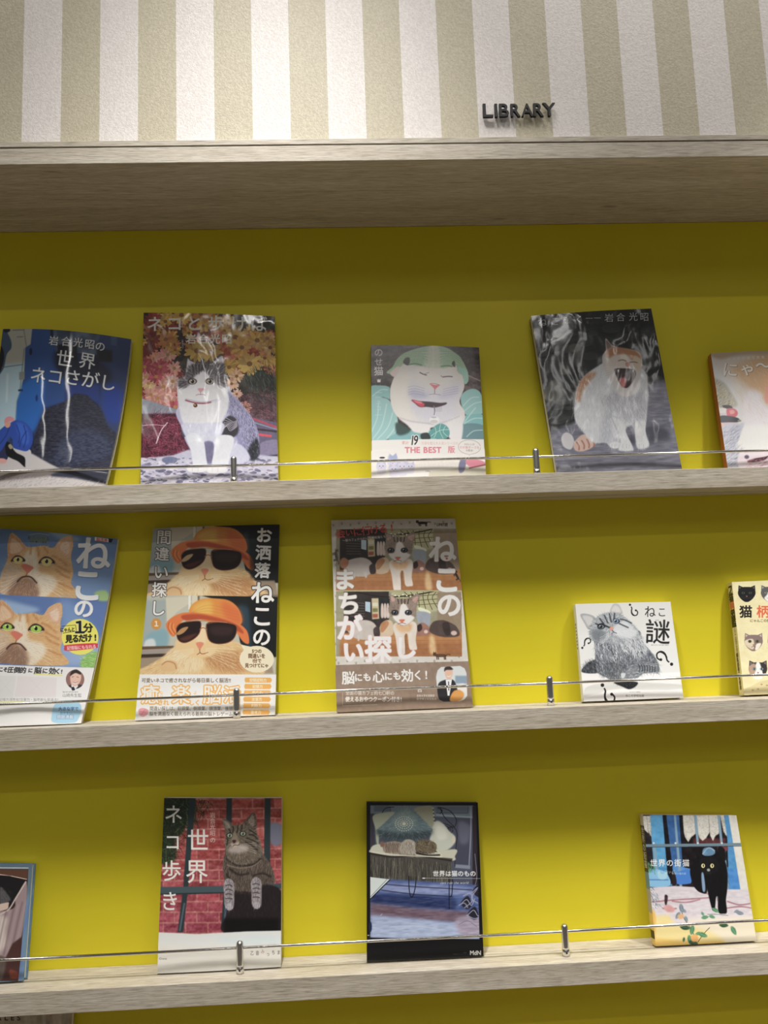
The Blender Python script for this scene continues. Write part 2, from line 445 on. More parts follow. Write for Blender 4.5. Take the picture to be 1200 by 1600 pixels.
# ------------------------------------------------------------------ the book builder
def ony(px, Y):
    d = FW+RT*(px[0]-600)/FPX-UP*(px[1]-800)/FPX; t = (Y-CAM[1])/d[1]; return CAM+t*d
def topx(P):
    d = np.asarray(P)-CAM; z = d@FW; return np.stack([600+FPX*(d@RT)/z, 800-FPX*(d@UP)/z], -1)
def lag(v, vs, A):
    """polynomial through the given rows"""
    v = np.asarray(v, float); out = 0
    for i in range(len(vs)):
        w = np.ones_like(v)
        for j in range(len(vs)):
            if j != i: w = w*(v-vs[j])/(vs[i]-vs[j])
        out = out+w[..., None]*np.asarray(A[i])
    return out
def book(label, group, shelf, rows, t, crop, art, spine='L', bulge=0.0, band=None, gloss=1.0, rough=0.06, wave=0.25, wscale=14,
         back=(225, 222, 215), pages=None, seed=1, name='book', tail=0.0, hard=0, yb_adj=0):
    z = ZT[shelf]
    vs = [r[0] for r in rows]
    A = [ony(r[1], r[3]) for r in rows]; B = [ony(r[2], r[4]) for r in rows]
    lean = math.atan2(A[0][1]-A[-1][1], A[0][2]-A[-1][2])
    zb = z+t*math.sin(max(lean, 0))+0.0004
    if len(rows) == 3:
        dz = [zb-A[2][2], zb-B[2][2]]
        for q, arr in zip(dz, (A, B)): arr[2] = arr[2]+np.array([0, 0, q])
    else:
        for arr in (A, B):
            d = arr[0]-arr[1]; arr[1] = arr[1]+d*((zb-arr[1][2])/d[2])
    ct = 0.0011 if hard else 0.00045
    nr = np.cross(B[-1]-A[-1], A[0]-A[-1]); nr = nr/np.linalg.norm(nr)      # towards the viewer
    def S(u, v, d):
        u, v = np.asarray(u, float), np.asarray(v, float)
        L_, R_ = lag(v, vs, A), lag(v, vs, B)
        p = L_+(R_-L_)*u[..., None]
        b = bulge*np.sin(np.pi*np.clip(u, 0, 1))
        return p+nr*(b-np.asarray(d))[..., None]
    # pixel map of the cover, used only to read positions off the photograph while drawing the print
    pa = [topx(a) for a in A]; pb = [topx(b) for b in B]
    wpx = np.linalg.norm(pb[-1]-pa[-1]); hpx = np.linalg.norm(pa[0]-pa[-1]); K = 2.3
    wm = np.linalg.norm(B[-1]-A[-1])
    W = int(wpx*K); H = int(hpx*K); Sw = max(4, int(W*t/wm)); sx = Sw if spine == 'L' else 0
    def fwd(q): a = lag(q[:, 1], vs, pa); return a+(lag(q[:, 1], vs, pb)-a)*q[:, :1]
    def inv(p):
        q = np.full((len(p), 2), 0.5)
        for _ in range(5):
            f = fwd(q); e = 1e-3
            ju = (fwd(q+[e, 0])-f)/e; jv = (fwd(q+[0, e])-f)/e; r = p-f
            det = ju[:, 0]*jv[:, 1]-ju[:, 1]*jv[:, 0]; det = np.where(np.abs(det) < 1e-6, 1e-6, det)
            q = q+np.clip(np.stack([(r[:, 0]*jv[:, 1]-r[:, 1]*jv[:, 0])/det, (ju[:, 0]*r[:, 1]-ju[:, 1]*r[:, 0])/det], 1), -2, 2)
        return np.stack([sx+q[:, 0]*W, q[:, 1]*H], 1)
    p = Art(W+Sw, H, inv, *crop, seed=seed)
    p.sx0, p.sx1 = (0, Sw) if spine == 'L' else (W, W+Sw)
    art(p)
    img = p.image('cover_print')
    mat = mat_print('printed_cover', img, gloss, rough, wave, wscale, seed)
    mback = plain('cover_back', back, 0.5)
    cen = S(np.array([0.5]), np.array([1.0]), np.array([t/2]))[0]
    ob = tag(empty(name, (float(cen[0]), float(cen[1]), z)), label, 'book', group)
    # cover: one folded sheet round the pages
    nu, nv = 14, 18
    e = ct
    us = np.linspace(0, 1, nu+1); path = [(1-u, 0.0) for u in us]+[(0, t*k/3) for k in (1, 2)]+[(u, t) for u in us]
    inn = [(max(1-u, e/wm), ct) for u in us]+[(e/wm, ct+(t-2*ct)*k/3) for k in (1, 2)]+[(max(u, e/wm), t-ct) for u in us]
    if spine == 'R': path = [(1-a, b) for a, b in path]; inn = [(1-a, b) for a, b in inn]
    path, inn = np.array(path), np.array(inn); m = len(path)
    if not hard:                                  # soft rounding of the two folds
        for arr in (path, inn):
            for i in range(m):
                fu = arr[i, 0]*wm if spine == 'L' else (1-arr[i, 0])*wm
                if fu < 1e-4 and (arr[i, 1] < 1e-6 or arr[i, 1] > t-1e-6): arr[i, 0] += (0.0005/wm)*(1 if spine == 'L' else -1)
    vv = np.linspace(0, 1, nv+1); V = []; F = []
    for v in vv:
        V.append(S(path[:, 0], np.full(m, v), path[:, 1])); V.append(S(inn[:, 0], np.full(m, v), inn[:, 1]))
    V = np.concatenate(V); q = lambda r, k, i: r*2*m+k*m+i
    UVm = []; MI = []
    def puv(i, v, seg):
        u, d = path[i]
        if seg < nu: x = (sx+u*W)/(W+Sw)
        elif seg < nu+3: x = (Sw*(1-d/t) if spine == 'L' else W+Sw*d/t)/(W+Sw)
        else: x = 0.5
        return (x, 1-v)
    for r in range(nv):
        for i in range(m-1):
            F.append((q(r, 0, i), q(r, 0, i+1), q(r+1, 0, i+1), q(r+1, 0, i))); MI.append(0 if i < nu+3 else 1)
            UVm += [puv(i, vv[r], i), puv(i+1, vv[r], i), puv(i+1, vv[r+1], i), puv(i, vv[r+1], i)]
            F.append((q(r, 1, i+1), q(r, 1, i), q(r+1, 1, i), q(r+1, 1, i+1))); MI.append(1); UVm += [(0, 0)]*4
        for i in (0, m-1):
            g = (q(r, 0, i), q(r+1, 0, i), q(r+1, 1, i), q(r, 1, i)); F.append(g if i == 0 else g[::-1]); MI.append(1); UVm += [(0, 0)]*4
    for i in range(m-1):
        F.append((q(0, 0, i+1), q(0, 0, i), q(0, 1, i), q(0, 1, i+1))); MI.append(1); UVm += [(0, 0)]*4
        F.append((q(nv, 0, i), q(nv, 0, i+1), q(nv, 1, i+1), q(nv, 1, i))); MI.append(1); UVm += [(0, 0)]*4
    if spine == 'R': 
        k = 0; U2 = []
        for f in F: U2 += UVm[k:k+len(f)][::-1]; k += len(f)
        F = [f[::-1] for f in F]; UVm = U2
    me = bpy.data.meshes.new('cover'); me.from_pydata([tuple(a) for a in V], [], F)
    uvl = me.uv_layers.new(name='UVMap'); uvl.data.foreach_set('uv', np.array(UVm, np.float32).ravel())
    me.polygons.foreach_set('material_index', MI); me.update()
    co = link_mesh('cover', me, [mat, mback], ob); me.shade_smooth(); me.set_sharp_from_angle(angle=math.radians(40))
    def slab(nm, u0, u1, v0, v1, d0, d1, mt, fn=None, nu=12, nv=14):
        Vs = []; Fs = []; U = []
        for d in (d0, d1):
            for v in np.linspace(v0, v1, nv+1):
                uu = np.linspace(u0, u1, nu+1); Vs.append(S(uu, np.full(nu+1, v), np.full(nu+1, d)))
        Vs = np.concatenate(Vs); I = lambda k, r, c: k*(nv+1)*(nu+1)+r*(nu+1)+c
        uvf = lambda c, r: ((sx+(u0+(u1-u0)*c/nu)*W)/(W+Sw), 1-(v0+(v1-v0)*r/nv))
        for r in range(nv):
            for c in range(nu):
                Fs.append((I(0, r, c), I(0, r+1, c), I(0, r+1, c+1), I(0, r, c+1))); U += [uvf(c, r), uvf(c, r+1), uvf(c+1, r+1), uvf(c+1, r)]
                Fs.append((I(1, r, c), I(1, r, c+1), I(1, r+1, c+1), I(1, r+1, c))); U += [(0.5, 0.5)]*4
        for r in range(nv):
            Fs.append((I(0, r, 0), I(1, r, 0), I(1, r+1, 0), I(0, r+1, 0))); U += [(0, r/nv), (1, r/nv), (1, (r+1)/nv), (0, (r+1)/nv)]
            Fs.append((I(0, r, nu), I(0, r+1, nu), I(1, r+1, nu), I(1, r, nu))); U += [(0, r/nv), (0, (r+1)/nv), (1, (r+1)/nv), (1, r/nv)]
        for c in range(nu):
            Fs.append((I(0, 0, c), I(0, 0, c+1), I(1, 0, c+1), I(1, 0, c))); U += [(0, c/nu), (0, (c+1)/nu), (1, (c+1)/nu), (1, c/nu)]
            Fs.append((I(0, nv, c), I(1, nv, c), I(1, nv, c+1), I(0, nv, c+1))); U += [(0, c/nu), (1, c/nu), (1, (c+1)/nu), (0, (c+1)/nu)]
        ms = bpy.data.meshes.new(nm); ms.from_pydata([tuple(a) for a in Vs], [], Fs)
        ul = ms.uv_layers.new(name='UVMap'); ul.data.foreach_set('uv', np.array(U, np.float32).ravel()); ms.shade_smooth()
        ms.set_sharp_from_angle(angle=math.radians(40))
        return link_mesh(nm, ms, mt, ob)
    ins = 0.0028/wm if hard else 0.0006/wm; sp = (ct+0.0002)/wm
    slab('page_block', sp if spine == 'L' else ins, 1-ins if spine == 'L' else 1-sp, 0.012 if hard else 0.0035, 0.988 if hard else 0.9965, ct+0.0001, t-ct-0.0001, pages or M_PAGES)
    if band: slab('paper_band', -0.0004/wm, 1+0.0004/wm, band, 0.998, -0.0006, -0.00008, mat)
    return ob

# ------------------------------------------------------------------ cover prints (coordinates: enlarged readings of the photograph)
def art_alley(p):
    p.R(-300, 0, 1300, 1700, (28, 48, 88))
    p.Q([(430, 150), (1100, 150), (1100, 330), (900, 420), (480, 400)], (72, 88, 112))
    p.N(0.10, 60, 90)
    p.Q([(290, 140), (450, 140), (480, 330), (490, 520), (570, 650), (560, 810), (400, 860), (330, 1010), (280, 1080), (140, 960), (150, 720), (215, 600), (215, 350)], (38, 78, 140), f=12)
    p.Q([(170, 700), (330, 560), (400, 640), (380, 860), (300, 1060), (140, 960)], (16, 98, 178), f=30)
    p.Q([(860, 160), (1110, 200), (1070, 640), (1000, 1080), (900, 1010), (830, 830), (850, 640), (820, 380)], (42, 60, 104), f=10)
    p.P([(870, 700), (960, 640), (1030, 740), (990, 950), (920, 960), (860, 850)], (22, 62, 150), f=40)
    p.Q([(570, 630), (840, 640), (850, 830), (700, 760), (560, 810)], (27, 56, 128), f=20)
    p.R(500, 340, 660, 470, (20, 24, 40), f=14); p.R(820, 370, 940, 470, (24, 26, 38), f=14)
    for x, y in ((500, 180), (640, 190), (740, 200), (815, 215)): p.R(x-22, y-14, x+22, y+34, (36, 44, 62), f=5)
    p.R(440, 170, 462, 330, (28, 32, 46), f=4); p.R(930, 210, 980, 330, (60, 84, 120), f=8)
    p.P([(470, 420), (560, 380), (700, 480), (840, 470), (930, 560), (900, 640), (640, 640), (500, 560)], (14, 20, 42), f=40, a=.8)
    # paving of the alley
    pav = [(640, 740), (740, 750), (850, 860), (900, 990), (985, 1070), (935, 1300), (870, 1500), (430, 1500), (270, 1240), (330, 1040), (390, 880), (560, 810)]
    p.Q(pav, (40, 42, 62), f=8); m = p.M(pav, 0, 4)
    p.P([(620, 1050), (900, 1080), (900, 1260), (560, 1330), (460, 1250)], (52, 62, 92), f=50, a=.8)
    for j in range(46):
        y = 770+j*16; w = 0.35+j*0.022
        for i in range(14):
            x = 640+(i-7+0.5*(j % 2))*34*w; p.L([(x-13*w, y+2), (x+13*w, y-3)], 2.2+j*.06, ((22, 22, 38), (66, 72, 100), (30, 30, 46))[(i*7+j*5) % 3], a=.55, sm=0, clip=m)
    for j in range(9): p.L([(400-j*9, 900+j*38), (560-j*7, 905+j*40)], 7, (20, 20, 34), f=3, a=.8)
    p.N(0.05, 22, 10, pav, 0)
    # pale houses on the left
    p.Q([(-60, 170), (290, 140), (270, 330), (225, 355), (215, 600), (178, 712), (150, 800), (140, 960), (-60, 1040)], (168, 168, 156), f=4)
    p.Q([(-60, 480), (210, 480), (190, 690), (150, 800), (140, 1000), (-60, 1050)], (158, 190, 206), f=20)
    p.P([(-40, 200), (40, 190), (95, 280), (100, 350), (60, 400), (30, 520), (-40, 560)], (64, 84, 112), f=6)
    p.P([(-40, 330), (20, 340), (35, 440), (-10, 560), (-60, 560)], (20, 22, 28), f=6)
    p.P([(40, 175), (70, 168), (90, 200), (60, 215), (30, 200)], (30, 34, 50), f=3)
    for a, b in (((110, 200), (215, 205)), ((20, 505), (205, 495)), ((150, 260), (205, 262))): p.L([a, b], 6, (96, 100, 100), f=3, sm=0)
    p.L([(205, 170), (235, 350)], 6, (110, 112, 110), f=4); p.L([(215, 360), (180, 705)], 5, (90, 96, 104), f=3)
    p.R(172, 555, 220, 620, (130, 134, 130), f=3); p.R(165, 700, 205, 716, (40, 52, 80), f=3)
    p.E(272, 390, 12, 30, (14, 30, 60), f=4); p.E(325, 780, 10, 28, (14, 50, 110), f=4)
    p.L([(70, 560), (62, 800)], 14, (205, 222, 228), f=10, a=.7)
    # light ground in front
    p.P([(-400, 1250), (120, 1255), (290, 1240), (430, 1320), (640, 1420), (880, 1470), (900, 1900), (-400, 1900)], (188, 182, 182), f=8, sm=0)
    p.P([(-80, 1380), (200, 1390), (420, 1370), (600, 1350), (560, 1400), (300, 1440), (-80, 1450)], (120, 112, 110), f=12)
    p.P([(440, 1420), (660, 1360), (900, 1370), (880, 1460), (640, 1440)], (48, 52, 70), f=14)
    p.F([(-60, 1430), (880, 1440), (880, 1500), (-60, 1520)], 260, 24, -30, [(120, 118, 124), (222, 214, 212), (90, 90, 100)], a=.6, sm=0)
    # crouching person in a blue jacket
    p.P([(-30, 1220), (60, 1120), (80, 1260), (20, 1300), (-40, 1280)], (44, 48, 84))
    p.P([(60, 1130), (130, 1170), (230, 1250), (235, 1350), (170, 1300), (90, 1260), (60, 1220)], (18, 18, 22), f=3)
    p.P([(130, 1180), (270, 1205), (275, 1290), (262, 1350), (232, 1350), (225, 1270), (150, 1225)], (186, 184, 186), f=3)
    p.P([(-60, 1100), (30, 1010), (80, 985), (150, 955), (235, 985), (288, 1060), (292, 1150), (250, 1215), (180, 1205), (125, 1180), (118, 1120), (90, 1090), (50, 1160), (-20, 1240), (-60, 1220)], (38, 74, 160), f=4)
    p.P([(150, 975), (225, 1000), (262, 1080), (255, 1160), (200, 1150), (165, 1060)], (48, 100, 196), f=18, a=.8)
    for q in ([(150, 990), (180, 1080), (170, 1150)], [(215, 1000), (238, 1100), (215, 1190)], [(90, 1010), (60, 1080), (0, 1150)], [(240, 1050), (200, 1110), (180, 1180)]): p.L(q, 7, (20, 40, 104), f=6, a=.8)
    p.E(74, 985, 26, 30, (206, 146, 128), f=3); p.P([(46, 975), (52, 935), (90, 920), (130, 940), (124, 962), (80, 962)], (206, 132, 140), f=3)
    p.E(26, 1288, 46, 22, (214, 152, 146), rot=8, f=3); p.P([(80, 1165), (100, 1150), (125, 1180), (100, 1195)], (150, 140, 120), f=3)
    W_ = (228, 232, 232); sh = (3, 3, (20, 26, 50))
    for ch, x, y in (('岩', 468, 308), ('合', 570, 315), ('光', 668, 322), ('昭', 762, 332), ('の', 846, 345)): p.T(ch, x, y, 84, W_, b=1.2, rot=6, sh=sh)
    for ch, x, y, z in (('世', 560, 458, 148), ('界', 742, 470, 142), ('ネ', 338, 590, 145), ('コ', 480, 605, 140), ('さ', 625, 612, 140), ('が', 765, 625, 150), ('し', 905, 640, 140)):
        p.T(ch, x, y, z, W_, b=1.5, rot=8, sh=sh)
def art_flowers(p):
    p.R(-50, 0, 1250, 1500, (58, 52, 46))
    p.R(-50, 700, 1250, 1500, (84, 60, 72)); p.N(0.1, 50)
    p.R(-50, 0, 1250, 330, (52, 40, 34), f=40)
    rg = np.random.RandomState(3)
    def flower(x, y, r, pet, mid, n=13, a=1.0):
        for k in range(n):
            t = 2*math.pi*k/n+rg.rand()*0.35; l = r*(0.75+0.35*rg.rand()); sh = 0.8+0.3*rg.rand()
            c = tuple(min(255, q*sh) for q in pet)
            cx, cy = x+math.cos(t)*l*.55, y+math.sin(t)*l*.5
            p.E(cx, cy, l*.5, r*.16, c, rot=math.degrees(t), f=1, a=a)
        p.E(x, y, r*.22, r*.2, mid, f=2)
    yel, org, red, pnk, ros = (206, 160, 62), (196, 104, 62), (150, 56, 52), (218, 150, 136), (178, 78, 92)
    p.P([(700, 230), (1080, 380), (1060, 480), (900, 470), (720, 420)], (96, 50, 36), f=30)
    p.F([(880, 120), (1110, 100), (1110, 260), (900, 240)], 120, 60, 60, [(36, 60, 44), (60, 86, 66), (24, 34, 30)], a=.8, w=2)
    for _ in range(95):
        x, y = 60+rg.rand()*300, 380+rg.rand()*420
        if x > 200+0.3*(y-380)+80: continue
        flower(x, y, 42+rg.rand()*24, (ros, pnk, red, (226, 128, 128))[rg.randint(4)], (150, 120, 60))
    for x, y, c in ((110, 610, (232, 188, 128)), (90, 560, pnk), (130, 370, (224, 140, 110)), (170, 560, ros), (230, 640, pnk), (250, 720, (232, 152, 140)), (180, 730, pnk), (130, 700, pnk), (290, 760, pnk), (320, 800, ros), (300, 600, (222, 178, 168)), (200, 480, ros), (80, 480, ros)): flower(x, y, 66, c, (180, 130, 60), 15)
    for _ in range(60):
        x, y = 60+rg.rand()*700, 60+rg.rand()*300
        flower(x, y, 44+rg.rand()*26, (org, red, (176, 110, 70), yel, (130, 52, 50))[rg.randint(5)], (120, 80, 40))
    for _ in range(50):
        x, y = 690+rg.rand()*390, 200+rg.rand()*300
        flower(x, y, 46+rg.rand()*26, (org, yel, (176, 74, 46), yel, (214, 128, 60))[rg.randint(5)], (120, 70, 30))
    for x, y, r, c in ((790, 250, 105, yel), (960, 270, 90, (216, 164, 66)), (840, 330, 86, (216, 158, 74)), (900, 460, 100, (214, 170, 78)), (740, 490, 76, yel), (600, 110, 80, (196, 140, 60)), (370, 70, 84, yel), (520, 60, 76, (190, 134, 64)), (245, 265, 78, (186, 120, 60)), (490, 360, 100, (198, 158, 70)), (600, 370, 90, (206, 164, 76)), (1040, 250, 70, (200, 150, 60)), (150, 90, 66, red), (140, 260, 60, (130, 60, 56)), (540, 160, 60, yel), (800, 560, 60, (224, 172, 130)), (760, 620, 56, (226, 170, 140)), (870, 800, 50, pnk), (800, 700, 46, (222, 170, 150))): flower(x, y, r, c, (130, 88, 30), 17)
    p.F([(900, 520), (1110, 500), (1110, 760), (900, 740), (880, 620)], 260, 46, 250, [(46, 80, 76), (80, 120, 108), (34, 44, 44), (20, 26, 26)], w=2, a=.8)
    p.F([(830, 700), (1110, 680), (1120, 880), (880, 860)], 420, 56, 20, [(128, 74, 78), (60, 40, 46), (30, 24, 28), (160, 100, 100)], w=1, a=.8, sp=60)
    p.Q([(60, 730), (340, 820), (350, 860), (50, 858)], (140, 146, 160), f=6)
    # twigs left, straw right
    p.Q([(-200, 850), (370, 850), (420, 1100), (440, 1210), (-200, 1260)], (74, 30, 48), f=10)
    p.F([(50, 860), (370, 860), (420, 1190), (50, 1230)], 700, 90, 20, [(168, 66, 96), (120, 38, 66), (190, 96, 120), (50, 22, 36)], w=1, a=.85, sp=55, sm=0)
    p.L([(260, 920), (210, 980), (170, 1080)], 8, (206, 176, 190), f=2); p.L([(60, 940), (150, 935), (250, 945)], 5, (196, 160, 176), f=2)
    p.Q([(930, 880), (1300, 950), (1300, 1180), (960, 1180)], (96, 92, 118), f=6)
    p.L([(930, 890), (1120, 955)], 16, (178, 70, 88), f=4); p.L([(960, 970), (1120, 985)], 14, (60, 40, 50), f=3); p.L([(970, 1010), (1070, 1020)], 18, (214, 72, 84), f=4); p.L([(940, 920), (1120, 970)], 8, (140, 150, 176), f=3)
    p.P([(980, 1080), (1120, 1050), (1130, 1170), (990, 1180)], (128, 120, 150), f=6); p.L([(980, 1180), (1130, 1165)], 12, (36, 34, 50), f=5)
    # gravel
    p.P([(-200, 1215), (300, 1170), (420, 1130), (1400, 1190), (1400, 1700), (-200, 1700)], (184, 182, 206), f=10, sm=0)
    for _ in range(520):
        x, y = -20+rg.rand()*1220, 1190+rg.rand()*230; r = 7+rg.rand()*15; v = rg.choice([0, 1, 2, 3])
        p.E(x, y, r*1.4, r*.5, ((196, 192, 214), (214, 208, 222), (120, 116, 146), (84, 84, 110))[v], rot=rg.rand()*30-15, a=.75, f=2)
    p.E(275, 1205, 60, 26, (108, 116, 146), f=6)
    # the cat: body
    body = [(345, 800), (370, 960), (400, 1060), (450, 1150), (470, 1230), (560, 1240), (700, 1250), (900, 1215), (965, 1150), (972, 1020), (930, 900), (850, 790), (760, 690), (700, 640)]
    p.P(body, (176, 174, 206), f=5)
    m = p.M(body)
    p.P([(720, 680), (830, 770), (930, 900), (972, 1020), (960, 1160), (880, 1200), (800, 1060), (760, 900), (700, 780)], (136, 134, 172), f=16, clip=m)
    p.F([(730, 700), (840, 780), (940, 930), (970, 1100), (900, 1180), (820, 1020), (720, 800)], 1500, 18, 80, [(90, 88, 118), (190, 186, 222), (64, 64, 86), (214, 210, 236), (150, 148, 190)], a=.75)
    p.P([(680, 930), (740, 870), (800, 900), (812, 990), (770, 1035), (690, 1030), (655, 990)], (54, 52, 60), f=10)
    for k in range(7): p.L([(670+k*8, 1000-k*19), (720+k*8, 950-k*6), (750+k*6, 985-k*12), (805, 950-k*8)], 5, (176, 170, 184), f=2, a=.85)
    p.P([(890, 1120), (960, 1040), (975, 1160), (930, 1210), (890, 1190)], (40, 42, 50), f=12); p.F([(870, 1050), (960, 1000), (975, 1180), (900, 1200)], 200, 20, 80, [(30, 32, 40), (140, 140, 170)], a=.7)
    p.P([(370, 960), (400, 965), (410, 1020), (380, 1030)], (70, 74, 92), f=6)
    p.P([(745, 1100), (830, 1090), (900, 1170), (880, 1215), (760, 1230)], (196, 196, 226), f=10)
    # chest and legs
    p.P([(340, 690), (420, 760), (640, 760), (725, 690), (735, 800), (690, 900), (640, 1000), (600, 1060), (520, 1040), (430, 980), (370, 890)], (224, 224, 240), f=10)
    p.P([(370, 940), (520, 930), (700, 930), (660, 1080), (640, 1250), (600, 1190), (570, 1150), (560, 1240), (460, 1230), (440, 1110)], (196, 198, 228), f=8)
    p.P([(540, 1080), (620, 1080), (612, 1220), (560, 1220)], (112, 108, 140), f=10)
    p.P([(410, 1030), (480, 1000), (540, 1060), (560, 1180), (562, 1250), (470, 1250), (445, 1140)], (214, 218, 238), f=6)
    p.P([(650, 1030), (750, 1020), (778, 1060), (750, 1160), (720, 1260), (612, 1260), (625, 1140)], (220, 222, 240), f=6)
    p.P([(415, 1260), (500, 1235), (562, 1262), (560, 1290), (490, 1302), (425, 1292)], (232, 232, 244), f=3); p.P([(570, 1268), (640, 1240), (715, 1262), (728, 1290), (650, 1308), (580, 1302)], (232, 230, 244), f=3)
    for x in (455, 500, 612, 655): p.L([(x, 1262), (x-3, 1296)], 3, (170, 166, 190), a=.7)
    p.F([(350, 720), (730, 720), (690, 930), (600, 1040), (420, 960)], 900, 34, 95, [(240, 240, 250), (206, 206, 230), (190, 190, 222), (250, 248, 250)], a=.35)
    # head
    head = [(335, 650), (345, 590), (395, 560), (410, 480), (420, 420), (440, 440), (520, 470), (600, 465), (680, 400), (700, 440), (700, 540), (722, 620), (725, 690), (660, 745), (540, 770), (420, 755), (350, 715)]
    p.P([(600, 470), (640, 410), (688, 385), (702, 470), (700, 560), (640, 520)], (88, 76, 70), f=4); p.P([(635, 480), (672, 425), (690, 470), (680, 520)], (150, 120, 116), f=8)
    p.P([(405, 560), (408, 470), (420, 415), (470, 470), (520, 500)], (92, 84, 78), f=4)
    p.P(head, (222, 218, 230), f=5)
    p.P([(345, 600), (400, 570), (430, 480), (520, 455), (610, 470), (700, 460), (715, 600), (720, 650), (660, 640), (610, 590), (575, 560), (545, 520), (500, 540), (470, 570), (420, 640), (350, 650)], (120, 114, 118), f=14)
    p.F([(350, 590), (410, 500), (520, 450), (640, 460), (700, 480), (712, 620), (640, 600), (570, 540), (480, 560), (380, 640)], 900, 26, ('r', 530, 640), [(44, 42, 46), (86, 80, 84), (170, 164, 170), (60, 56, 60)], a=.75)
    for k in range(6): p.L([(455+k*26, 470), (462+k*22, 510), (470+k*19, 548)], 8, (48, 46, 48), f=3, taper=.6)
    for s_ in (-1, 1):
        cx = 535+s_*75
        for j in range(3): p.L([(cx+s_*50, 600+j*22), (cx+s_*85, 615+j*24), (cx+s_*112, 640+j*20)], 7, (80, 74, 82), f=3, a=.8)
    p.P([(505, 560), (540, 520), (575, 560), (600, 640), (620, 700), (540, 730), (440, 700), (470, 640)], (232, 228, 238), f=14)
    p.P([(350, 665), (440, 660), (620, 665), (722, 655), (720, 700), (640, 750), (520, 768), (400, 750), (345, 710)], (230, 230, 242), f=12)
    for cx in (454, 590):
        p.E(cx, 602, 36, 24, (44, 38, 40), f=4); p.E(cx+1, 603, 27, 19, (176, 164, 150), f=2); p.E(cx+2, 602, 12, 15, (22, 20, 24), f=2); p.E(cx-4, 596, 4, 4, (250, 250, 250))
    p.P([(498, 658), (545, 658), (534, 678), (518, 688), (506, 678)], (214, 148, 156), f=3); p.L([(520, 686), (519, 704)], 4, (150, 110, 120)); p.L([(482, 712), (500, 704), (519, 706), (540, 704), (556, 714)], 5, (176, 130, 146), f=2)
    p.L([(400, 735), (500, 760), (590, 758), (650, 742)], 6, (150, 150, 176), f=6, a=.7)
    for s_ in (-1, 1):
        for j in range(4): p.L([(520+s_*40, 690+j*9), (520+s_*120, 690+j*16-12), (520+s_*190, 700+j*24-22)], 2, (246, 246, 250), a=.7)
    p.L([(400, 748), (470, 768), (540, 774), (600, 765)], 12, (150, 82, 92), f=3); p.E(478, 790, 16, 16, (96, 60, 40), f=2); p.E(474, 786, 6, 6, (210, 170, 120), f=2)
    p.N(0.02, 14)
    W_ = (222, 224, 218)
    for ch, x in (('ネ', 160), ('コ', 315), ('と', 468), ('歩', 640), ('け', 815), ('ば', 972)): p.T(ch, x, 138, 132, W_, b=2.4)
    for ch, x in (('岩', 445), ('合', 540), ('光', 632), ('昭', 724)): p.T(ch, x, 264, 84, (226, 226, 214), b=2)
    p.T('いわごうみつあき', 560, 322, 26, (206, 200, 170), center=1)
